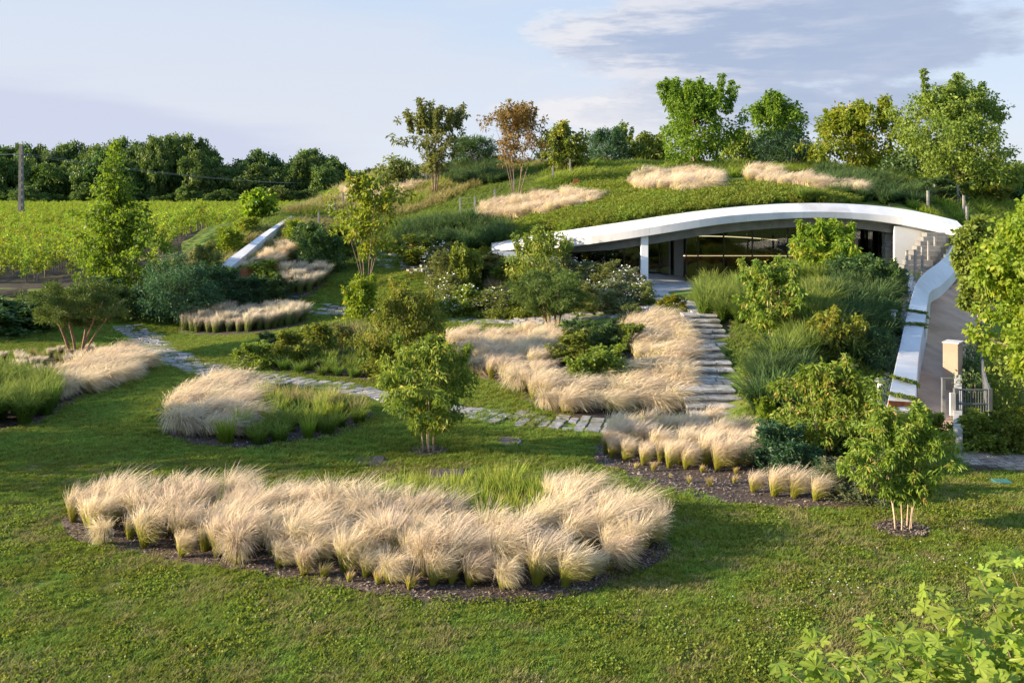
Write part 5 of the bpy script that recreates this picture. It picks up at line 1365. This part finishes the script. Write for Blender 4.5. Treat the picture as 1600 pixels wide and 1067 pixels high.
# free-standing wall block lit by the sun
p = P(1485, 612, 'f'); t = thing('wall_block', 'beige sunlit concrete wall block standing on the driveway', 'wall', tuple(p)); t.rotation_euler.z = R(-38); MB().box((0, .3, .72), (.46, .6, 1.6)).obj('body', 'beige_wall', t, bevel=.02); MB().box((0, .3, 1.535), (.50, .64, .03)).obj('coping', 'grey_concrete', t)
p = P(1474, 655, 'f'); t = thing('driveway_post', 'thin grey steel post with short arm beside the driveway', 'post', tuple(p)); MB().box((0, 0, .55), (.09, .09, 1.2)).obj('shaft', 'steel', t); MB().box((.1, 0, 1.17), (.3, .11, .04)).obj('arm', 'steel', t)
# metal gate and fence
def gate():
    p0, p1 = P(1497, 668, 'f'), P(1543, 668, 'f'); y = (p0[1] + p1[1]) / 2; t = thing('metal_gate', 'low grey metal gate with vertical bars by the driveway', 'gate', (p0[0], y, p0[2]))
    ln = p1[0] - p0[0]; h = 1.05
    for x, w in ((0, .12), (ln, .1)): MB().box((x, 0, h / 2 - .1), (w, .12, h + .2)).obj('post', 'steel', t)
    for z in (.18, .62, h - .04): MB().box((ln / 2, 0, z), (ln - .12, .04, .04)).obj('rail', 'steel', t)
    for x in np.linspace(.12, ln - .1, 11): MB().tube([(x, 0, .2), (x, 0, h - .06)], .011, 6).obj('bar', 'steel', t)
    MB().box((-.12, -.05, .62), (.14, .08, .62)).obj('letter_plate', 'grey_concrete', t)
    f = thing('metal_fence', 'narrow grey metal fence panel running back from the gate', 'fence', (p1[0], y, p1[2])); q = P(1533, 600, 'f'); d = np.array([q[0] - p1[0], q[1] - y]); n = 8
    for i in range(n):
        a = d * (i + .05) / n; b = d * (i + .9) / n; z = float(Tz(p1[0] + a[0], y + a[1], 'f')) - p1[2]
        MB().box(((a[0] + b[0]) / 2, (a[1] + b[1]) / 2, z + .62), (.05, np.hypot(*(b - a)), .95), -math.atan2(d[0], d[1])).obj('panel', 'steel', f)
gate()
# hedge and dark planting between the wall and the maple
def hedge(lb, px, hgt, seed, leafm='leaf_mid', w=.8):
    pp = np.array([P(*p, 'f')[:2] for p in px]); pts = poisson(pp, .34, rg(seed)); c = []
    for p in pts:
        z0 = float(Tz(p[0], p[1], 'f'))
        for z in np.arange(.15, hgt, .3): c.append((p[0], p[1], z0 + z + rg(int(p[0] * 1000 + z * 77)).uniform(-.1, .1)))
    c = np.array(c); o0 = np.array([pp[:, 0].mean(), pp[:, 1].mean(), float(Tz(pp[:, 0].mean(), pp[:, 1].mean(), 'f'))])
    V, Fc, var = leaves(c - o0, .26, 16, .12, .08, rg(seed + 1), .3, .7, .9); t = thing('hedge', lb, 'hedge', tuple(o0)); link('foliage', mesh_np('foliage', V, Fc, leafm, {'var': var}), t)
    m = MB()
    for p in pts[::3]: m.tube([np.array([p[0], p[1], float(Tz(p[0], p[1], 'f'))]) - o0, np.array([p[0], p[1], float(Tz(p[0], p[1], 'f')) + hgt * .7]) - o0], [.02, .01], 4)
    m.obj('stems', 'bark', t)
hedge('dark clipped hedge behind the low kerb wall left of the fence panel', [(1502, 640), (1525, 640), (1524, 575), (1502, 575)], 1.0, 71, 'leaf_dark')
hedge('dense dark hedge right of the fence panel below the maple', [(1548, 650), (1610, 650), (1610, 560), (1545, 560)], 1.3, 73)
# pink cobble strip: each stone a piece
def cobbles():
    t = link('cobble_path', None, kind='structure'); out = np.array([P(*p)[:2] for p in ((1496, 708), (1620, 714), (1660, 738), (1560, 735), (1500, 726))]); BEDS.append(out); drape('joint_bed', out, .015, 'joint_sand', .6, None, .1, t)
    lo, hi = out.min(0), out.max(0); k = 0; s = .19
    for j, y in enumerate(np.arange(lo[1], hi[1], s * 1.1)):
        for x in np.arange(lo[0], hi[0], s * 1.12):
            xx = x + (j % 2) * s * .5
            if inpoly(out, np.array([xx]), np.array([y]))[0] and k < 290:
                k += 1; MB().box((xx + RNG.uniform(-.01, .01), y + RNG.uniform(-.01, .01), float(Tz(xx, y)) + .01), (s, s, .07), RNG.normal(0, .05), 0, .01).obj('cobble', 'cobble', t)
cobbles()
p = P(1541, 733); t = thing('drain_grate', 'dark slotted drain grate at the edge of the cobble strip', 'grate', tuple(p)); MB().box((0, 0, .0), (.72, .36, .06)).obj('frame', 'manhole_metal', t)
for x in np.linspace(-.30, .30, 11): MB().box((x, 0, .04), (.03, .3, .03)).obj('bar', 'manhole_metal', t)
# lids in the lawn
p = P(790, 690); t = thing('manhole_cover', 'round rusty manhole cover in a pale concrete ring', 'manhole cover', tuple(p))
BEDS.append(ring((790, 690), .46)); rgm = [[(math.cos(a) * r, math.sin(a) * r, z) for r, z in ((.36, -.05), (.41, -.05), (.41, .03), (.36, .03))] for a in np.linspace(0, 2 * math.pi, 33)]
MB().sweep(rgm, True, False).obj('ring', 'stone', t); MB().tube([(0, 0, -.04), (0, 0, .03)], .355, 32).obj('lid', 'manhole_metal', t)
for px, py, sx, sy, lb, m in ((577, 722, .66, .8, 'dark square metal lid in the lawn behind the front bed', 'manhole_metal'), (697, 742, .8, .8, 'brown square metal lid among mulch behind the lime green grass', 'manhole_metal'), (1565, 754, .36, .28, 'small teal plastic lid in the right lawn', 'teal_plastic'), (456, 464, .7, .3, 'teal plastic lid at the edge of the left planting bank', 'teal_plastic')):
    p = P(px, py); t = thing('lid', lb, 'lid', tuple(p)); MB().box((0, 0, .0), (sx + .06, sy + .06, .05)).obj('frame', m, t); MB().box((0, 0, .033), (sx, sy, .02)).obj('cover', m, t, bevel=.006)
    c = p[:2]; BEDS.append(np.array([(c[0] - sx * .6, c[1] - sy * .6), (c[0] + sx * .6, c[1] - sy * .6), (c[0] + sx * .6, c[1] + sy * .6), (c[0] - sx * .6, c[1] + sy * .6)]))
for i, (px, py) in enumerate(((418, 553), (433, 556))):
    p = P(px, py); t = thing('flat_stone', ['flat pale stone half hidden in the centre left bed, the larger one', 'small flat pale stone beside the larger one in the centre left bed'][i], 'stone', tuple(p)); MB().box((0, 0, .06), (.8 - .35 * i, .5, .2), .3, 0, .04).obj('slab', 'grey_concrete', t, bevel=.02)

# ------------------------------------------------------------------ lawn and ground cover
def lawn_patch(seed, n=620, h=.05, r=.34, w=.006, mat='blade_lawn', clover=0):
    rng = rg(seed); a = rng.uniform(0, 6.28, n); q = r * np.sqrt(rng.uniform(0, 1, n)); p = np.stack([np.cos(a) * q, np.sin(a) * q, np.zeros(n) - .004], -1)
    hh = h * rng.uniform(.5, 1.3, n) * (1 + .5 * np.sin(p[:, 0] * 14 + seed) * np.cos(p[:, 1] * 11)); d = rng.normal(0, 1, (n, 3)); d[:, 2] = 0; d = unit(d)
    s = np.stack([-d[:, 1], d[:, 0], np.zeros(n)], -1) * w
    m = p + d * (hh * .35)[:, None] + np.array([0, 0, 1]) * (hh * .65)[:, None]; tp = p + d * (hh * 1.0)[:, None] + np.array([0, 0, 1]) * hh[:, None]
    V = np.stack([p - s, p + s, m + s * .8, m - s * .8, tp], 1).reshape(-1, 3); b = np.arange(n)[:, None] * 5
    return mesh_np('lawn_patch', V, [b + np.array([0, 1, 2, 3]), b + np.array([3, 2, 4])], mat, {'t': np.tile([0, 0, .55, .55, 1], n), 'var': np.repeat(rng.uniform(0, 1, n), 5)})
def clover_patch(seed, n=260):
    rng = rg(seed); a = rng.uniform(0, 6.28, n); q = .3 * np.sqrt(rng.uniform(0, 1, n)); c = np.stack([np.cos(a) * q, np.sin(a) * q, rng.uniform(.015, .05, n)], -1)
    V, Fc, var = leaves(c, .02, 3, .034, .03, rng, -.1, .3, .4); return mesh_np('clover_patch', V, Fc, 'leaf_cover', {'var': var})


def cover_points(poly, dist, seed, avoid=True, margin=.0):
    pts = poisson(poly, dist, rg(seed), 8, 20000)
    if avoid:
        for b in BEDS: 
            if len(pts): pts = pts[~inpoly(b, pts[:, 0], pts[:, 1])]
    return pts
def near_path(pts, keep):
    for line, w in PATHS:
        d = np.min(np.linalg.norm(pts[:, None, :] - line[None, ::4, :], axis=2), axis=1); pts = pts[(d > w / 2 + .12) | (rg(5).uniform(0, 1, len(pts)) < keep)]
    return pts
def grass_field(name, poly, dist, variants, seed, smin, smax, label, keep=.25, avoid=True, vidf=None):
    pts = near_path(cover_points(poly, dist, seed, avoid), keep); n = len(pts); r = rg(seed + 1)
    st = np.array([(5.9, 28.4), (9.4, 28.4), (9.0, 36), (8.8, 38), (6.2, 38)]); 
    fl = (pts[:, 0] > 5.2) & (pts[:, 0] < 8.6) & (pts[:, 1] > 28.4) & (pts[:, 1] < 41.5) & ~((pts[:, 1] > 30.1) & (pts[:, 1] < 32) | (pts[:, 1] > 34.3) & (pts[:, 1] < 35.4))
    pts = pts[~fl]; n = len(pts)
    patch = .5 + .5 * np.sin(pts[:, 0] * .9 + 2 * np.sin(pts[:, 1] * .5)) * np.cos(pts[:, 1] * 1.1 + pts[:, 0] * .3)
    return gn_scatter(name, np.column_stack([pts, Tz(pts[:, 0], pts[:, 1])]), slope_rot(pts[:, 0], pts[:, 1], r.uniform(0, 6.28, n)), r.uniform(smin, smax, n) * (.75 + .5 * patch), variants, label=label, vid=vidf(pts, r) if vidf else None)


LP = [lawn_patch(700 + i) for i in range(4)] + [lawn_patch(705, 420, .06, .34, .006, 'blade_straw'), clover_patch(710, 170)]
near = np.array([(-11, 11.5), (11, 11.5), (16, 24), (-16, 24)]); far = np.array([(-16, 24), (16, 24), (17, 30), (5, 30), (-1, 46), (-4, 57), (-17, 56), (-26, 47), (-26, 44)])
def lawn_kind(pts, r):
    x, y = pts[:, 0], pts[:, 1]
    dry = .5 + .5 * np.sin(x * .55 + 1.7 * np.sin(y * .43 + 1)) * np.sin(y * .8 + 1.3 * np.sin(x * .37)); clo = .5 + .5 * np.sin(x * .8 + 4 + 1.5 * np.sin(y * .9)) * np.cos(y * .7 + x * .2)
    u = r.uniform(0, 1, len(x)); v = r.integers(0, 4, len(x)); v = np.where(u < .02 + .5 * np.clip(dry - .55, 0, 1), 4, v); return np.where((u > .97 - .9 * np.clip(clo - .6, 0, 1)), 5, v)
grass_field('lawn_grass', near, .25, LP, 720, .8, 1.15, 'short mown lawn in the foreground', vidf=lawn_kind)
grass_field('lawn_grass', far, .36, LP[:4], 722, 1.1, 1.6, 'short mown lawn between the beds and paths')
LP2 = [lawn_patch(740 + i, 520, .11, .5, .011, 'blade_green') for i in range(3)]
LP3 = [lawn_patch(750 + i, 420, .30, .55, .012, 'blade_straw') for i in range(2)] + [lawn_patch(755 + i, 420, .26, .55, .012, 'blade_lime') for i in range(2)]
hill = np.array([(-18, 56), (-4, 54.5), (-1.3, 53.5), (2, 52), (3.5, 66), (6, 80), (-12, 86), (-19, 72)])
grass_field('hill_grass', hill, .52, LP2, 760, 1.0, 1.7, 'mown green grass on the left slope of the roof hill', .3)
grass_field('meadow_grass', np.array([(-16, 70), (-7, 66), (3, 74), (6, 90), (-12, 92)]), .75, LP3, 762, 1.0, 1.8, 'longer yellow green meadow grass on the crest of the hill')
grass_field('meadow_grass', np.array([(-21, 56), (-15, 62), (-10.5, 66), (-9.5, 59), (-12, 57), (-15, 55.5)]), .6, LP3[:2] + LP2[:1], 764, .9, 1.6, 'rough straw coloured grass on the left flank of the hill')
grass_field('hill_grass', np.array([(21, 51), (34, 51), (36, 64), (24, 64)]), .6, LP2 + LP3[2:], 768, 1.0, 1.8, 'rough green grass behind the railing at the right end of the roof', .3)
grass_field('meadow_grass', np.array([(2, 66), (6, 61), (12, 62), (30, 63), (32, 78), (4, 82)]), .75, LP3[2:] + LP2[:1], 766, 1.0, 1.7, 'yellow green meadow grass along the roof crest')
def cover_patch(seed, n=130):
    rng = rg(seed); a = rng.uniform(0, 6.28, n); q = .5 * np.sqrt(rng.uniform(0, 1, n)); c = np.stack([np.cos(a) * q, np.sin(a) * q, rng.uniform(.05, .28, n)], -1)
    V, Fc, var = leaves(c, .07, 9, .085, .04, rng, -.5, .8, .9); return mesh_np('cover_patch', V, Fc, 'leaf_cover', {'var': var})
CP = [cover_patch(770 + i) for i in range(4)]
roofc = [np.array([(x, float(Yb(x)) + .62) for x in np.linspace(XL + .3, XR - 4.5, 24)] + [tuple(P(*p, 'b')[:2]) for p in ((1340, 302), (1250, 288), (1130, 296), (1060, 300), (990, 290), (950, 278), (900, 285), (905, 300), (930, 322), (860, 344), (800, 356), (760, 372))])]
pts = cover_points(roofc[0], .42, 780); n = len(pts); r = rg(781)
gn_scatter('roof_cover', np.column_stack([pts, Tz(pts[:, 0], pts[:, 1], 'b')]), slope_rot(pts[:, 0], pts[:, 1] + .4, r.uniform(0, 6.28, n)), r.uniform(.8, 1.4, n), CP, label='low green creeping cover on the roof above the entrance')
fl = np.array(catmull([P(*p)[:2] for p in ((1085, 475), (1118, 500), (1135, 560), (1165, 655), (1330, 708), (1375, 640), (1385, 520), (1395, 455), (1250, 450), (1110, 455))], 4))
pts = poisson(fl, .45, rg(783)); pts = pts[(pts[:, 0] > 7.0 + (pts[:, 1] - 28.5) * .15) | (pts[:, 1] > 41)]; n = len(pts); gn_scatter('ground_cover', np.column_stack([pts, Tz(pts[:, 0], pts[:, 1])]), slope_rot(pts[:, 0], pts[:, 1], rg(784).uniform(0, 6.28, n)), rg(785).uniform(.7, 1.2, n), CP[:1] + LP2 + LP2 + GRN[:1], label='mixed low green planting on the slope between stairs and ribbon wall')
fl = poly_px([(640, 400), (720, 412), (690, 470), (700, 492), (870, 492), (1005, 476), (970, 450), (890, 440), (770, 402)]); pts = poisson(fl, .5, rg(786)); n = len(pts)
gn_scatter('ground_cover', np.column_stack([pts, Tz(pts[:, 0], pts[:, 1])]), slope_rot(pts[:, 0], pts[:, 1], rg(787).uniform(0, 6.28, n)), rg(788).uniform(.8, 1.5, n), CP + LP2 + STR[:1], label='mixed low green planting between the white flowers')
# white clover flowers in the lawn
def daisies():
    rng = rg(790); out = []
    for cx_, cy_, s_, k in ((5.5, 16.2, .5, 34), (6.6, 14.6, .5, 26), (3.6, 15.5, .8, 16), (8, 17.5, .6, 30), (-3, 13.5, 2.5, 14), (-15, 43, 1.5, 60), (-9, 40, 1.2, 60), (10, 18, 2, 16)):
        out.append(np.column_stack([rng.normal(cx_, s_, k), rng.normal(cy_, s_ * .6, k)]))
    p = np.concatenate(out); ok = np.ones(len(p), bool)
    for b in BEDS: ok &= ~inpoly(b, p[:, 0], p[:, 1])
    p = p[ok]; n = len(p); m = MB(); m.box((0, 0, .05), (.015, .015, .010)); gn_scatter('clover_flowers', np.column_stack([p, Tz(p[:, 0], p[:, 1])]), np.zeros((n, 3)), rng.uniform(.7, 1.3, n), [m.mesh('clover_flower', 'white_petal')], label='tiny white clover flowers in the lawn')
daisies()

# ------------------------------------------------------------------ vineyard
def vineyard():
    rng = rg(800); d = unit(np.array([-.155, 1.0])); e = np.array([d[1], -d[0]]); o = np.array([-21.0, 58.0])
    LV = []
    for i in range(4):
        r = rg(810 + i); c = np.column_stack([r.uniform(-.62, .62, 34), r.normal(0, .11, 34), r.uniform(.55, 1.75, 34)]); c = np.concatenate([c, np.column_stack([r.uniform(-.5, .5, 8), r.normal(0, .1, 8), r.uniform(1.6, 2.05, 8)])])
        V, Fc, var = leaves(c, .15, 10, .115, .10, r, .3, .6, .9); LV.append(mesh_np('vine_foliage', V, Fc, 'leaf_vine', {'var': var}))
    b = MB(); b.tube([(0, 0, -.05), (.02, .02, .35), (-.02, 0, .75)], [.04, .035, .025], 6).tube([(-.55, 0, .8), (0, 0, .75), (.55, 0, .82)], .016, 4); TM = b.mesh('vine_trunk', 'bark')
    b = MB(); b.box((.55, .02, .85), (.06, .06, 1.8)); KM = b.mesh('stake', 'grey_wood')
    pts, sc = [], []
    for k in range(0, 130):
        for j in range(0, 215):
            p = o + e * (-k * 2.3) + d * (j * 1.2 + (k % 2) * .2)
            if p[1] < 52.5 + max(0, (-26 - p[0]) * .02) or p[1] > 305: continue
            if p[0] < -.56 * p[1] - 9: continue
            if rng.uniform() < .03: continue
            pts.append(p)
    pts = np.array(pts) + rng.normal(0, .06, (len(pts), 2)); order = np.argsort(pts[:, 1]); pts = pts[order]
    ang = math.atan2(d[1], d[0])
    vis = (pts[:, 0] > -.53 * pts[:, 1] - 1); idx = np.concatenate([np.nonzero(vis)[0][:290]]); rest = np.setdiff1d(np.arange(len(pts)), idx)
    for i in idx:
        p = pts[i]; t = thing('grapevine', ('grapevine with a wooden stake' if i % 3 == 0 else 'unstaked grapevine') + (' at the front edge of the vineyard' if p[1] < 54.5 else ' a few plants back') + (' left of the cone tree' if CX + F * p[0] / p[1] < 110 else ' near the cone tree' if CX + F * p[0] / p[1] < 250 else ' right of the cone tree'), 'grapevine', (p[0], p[1], float(Tz(p[0], p[1]))), ang + rng.normal(0, .05), 'grapevines nearest the garden', rng.uniform(.9, 1.1))
        link('foliage', LV[rng.integers(4)], t); link('trunk', TM, t)
        if i % 3 == 0: link('stake', KM, t)
    p = pts[rest]; n = len(p); rot = np.zeros((n, 3)); rot[:, 2] = ang + rng.integers(0, 2, n) * math.pi
    gn_scatter('vineyard_rows', np.column_stack([p, Tz(p[:, 0], p[:, 1])]), rot, rng.uniform(.72, 1.25, n), LV, label='sunlit vineyard rows reaching to the woods')
    soil = np.array([(-24, 50.5), (-19, 56), (-22.5, 72), (-34, 125), (-80, 125), (-60, 50)])
    drape('vineyard_soil', soil, .03, 'track_soil', 3.0, None, .1, kind='structure')
vineyard()

# ------------------------------------------------------------------ woods beyond the vineyard
def place(q):
    for lim, s in ((33, 'left of the utility pole'), (110, 'between utility pole and cone tree'), (245, 'behind the cone tree'), (335, 'in the tall clump right of the cone tree'), (420, 'just right of the gap in the woods'), (520, 'left of the golden tree'), (999, 'behind the golden tree and the hill edge')):
        if q < lim: return s
def woods():
    TP = []
    for i in range(5):
        m = 'leaf_forest' if i % 2 else 'leaf_forest_b'
        TP.append(tree_parts(rg(900 + i), ['oak', 'egg', 'round', 'oak', 'egg'][i], 1.0, .40, .10, m, 'bark', 170, 44, .046, .032, .075, 1, .02, lump=.6, shell=.5, limbs=10))
    rng = rg(930)
    top = [(-90, 228), (-40, 226), (0, 225), (60, 226), (120, 228), (170, 222), (230, 216), (270, 207), (300, 211), (328, 222), (340, 262), (355, 268), (380, 246), (405, 234), (425, 246), (450, 262), (470, 240), (490, 231), (515, 250), (545, 262), (570, 270), (600, 268), (640, 262)]
    tx, ty = zip(*top); k = 0
    for px in np.arange(-80, 640, 19):
        for rank in range(2):
            q = px + rng.uniform(-6, 6) + rank * 9; Y = rng.uniform(312, 322) + rank * 16; tp = np.interp(q, tx, ty) - 7 + (rng.uniform(-4, 8) if rank else rng.uniform(2, 42))
            x = (q - CX) / F * Y; z = float(Tz(x, Y)); h = (HY + (H - z) / Y * F - tp) * Y / F; w = h * rng.uniform(.8, 1.15) if h < 14 else rng.uniform(11, 16)
            cr, st = TP[k % 5]; k += 1
            t = thing('forest_tree', ['broad tree, front rank of the woods ', 'tall tree, rear rank of the woods '][rank] + place(q), 'tree', (x, Y, z - .3), rng.uniform(0, 6), ['front rank of the woods', 'rear rank of the woods'][rank], (w, w, h))
            link('crown', cr, t); link('trunk', st[0], t)
    # scrub along the wood's foot
    for px in np.arange(-40, 620, 26):
        q = px + rng.uniform(-8, 8); Y = rng.uniform(306, 310); x = (q - CX) / F * Y; h = rng.uniform(4, 8); cr, st = TP[k % 5]; k += 1
        t = thing('forest_bush', 'dark bush below the woods ' + place(q), 'bush', (x, Y, float(Tz(x, Y)) - .8), rng.uniform(0, 6), 'bushes at the foot of the woods', (h * 1.5, h * 1.5, h)); link('crown', cr, t); link('trunk', st[0], t)
    # far trees seen past the right end of the hill
    for i, px in enumerate(np.arange(1380, 1640, 22)):
        Y = 120 + rng.uniform(0, 15); x = (px - CX) / F * Y; z = float(Tz(x, Y)); h = (HY + (H - z) / Y * F - rng.uniform(235, 262)) * Y / F; cr, st = TP[i % 5]
        t = thing('forest_tree', 'dark distant tree seen past the right end of the hill', 'tree', (x, Y, z - .3), rng.uniform(0, 6), 'distant trees past the right of the hill', (h * .9, h * .9, h)); link('crown', cr, t); link('trunk', st[0], t)
woods()

# ------------------------------------------------------------------ utility pole and wires
Y = 150.0; xq = (33 - CX) / F * Y; zq = float(Tz(xq, Y)); top = H - (226 - HY) / F * Y - zq
t = thing('utility_pole', 'grey concrete utility pole standing in the vineyard', 'pole', (xq, Y, zq))
b = MB(); b.sweep([[(-.42 + .0, -.28, -.1), (.42, -.28, -.1), (.42, .28, -.1), (-.42, .28, -.1)], [(-.24, -.18, top), (.24, -.18, top), (.24, .18, top), (-.24, .18, top)]]); b.obj('shaft', 'pole_concrete', t)
for z in np.arange(1.5, top - 1, 1.1): MB().box((0, -.30 + .1 * z / top, z), (.22, .03, .62)).obj('recess', 'fascia_grey', t)
MB().box((0, 0, top - 1.7), (2.2, .12, .12)).obj('crossarm', 'pole_concrete', t)
for x in (-1.0, 0.95): MB().tube([(x, 0, top - 1.64), (x, 0, top - 1.4)], [.06, .05], 8).obj('insulator', 'insulator', t)
w = thing('power_line', 'thin power lines running from the utility pole in front of the woods', 'wire', (0, 0, 0)); m = MB()
for k, x in enumerate((-1.0, .95)):
    a = np.array([xq + x, Y, zq + top - 1.4]); b_ = np.array([-50.0 + x, 230.0, 8.5]); c = np.array([-110.0 + x, 135, zq + top - 1.2])
    for p, q in ((a, b_), (c, a)): m.tube([p * (1 - f) + q * f - np.array([0, 0, 3.0 * f * (1 - f)]) for f in np.linspace(0, 1, 14)], .013, 4, False)
m.obj('strands', 'grey_concrete', w)

# ------------------------------------------------------------------ tall trees just outside the frame, whose shade falls on the lawn
for i, (x, y, h, hw, lb) in enumerate(SHADE):
    pr = tree_parts(rg(950 + i), 'egg', h, hw, h * .22, 'leaf_mid', 'bark', 120, 40, .34, .2, .26 * hw, 1, .14, lump=.4, shell=.4)
    plant_tree('shade_tree', lb, 'tree', (x, y, float(Tz(x, y))), pr)
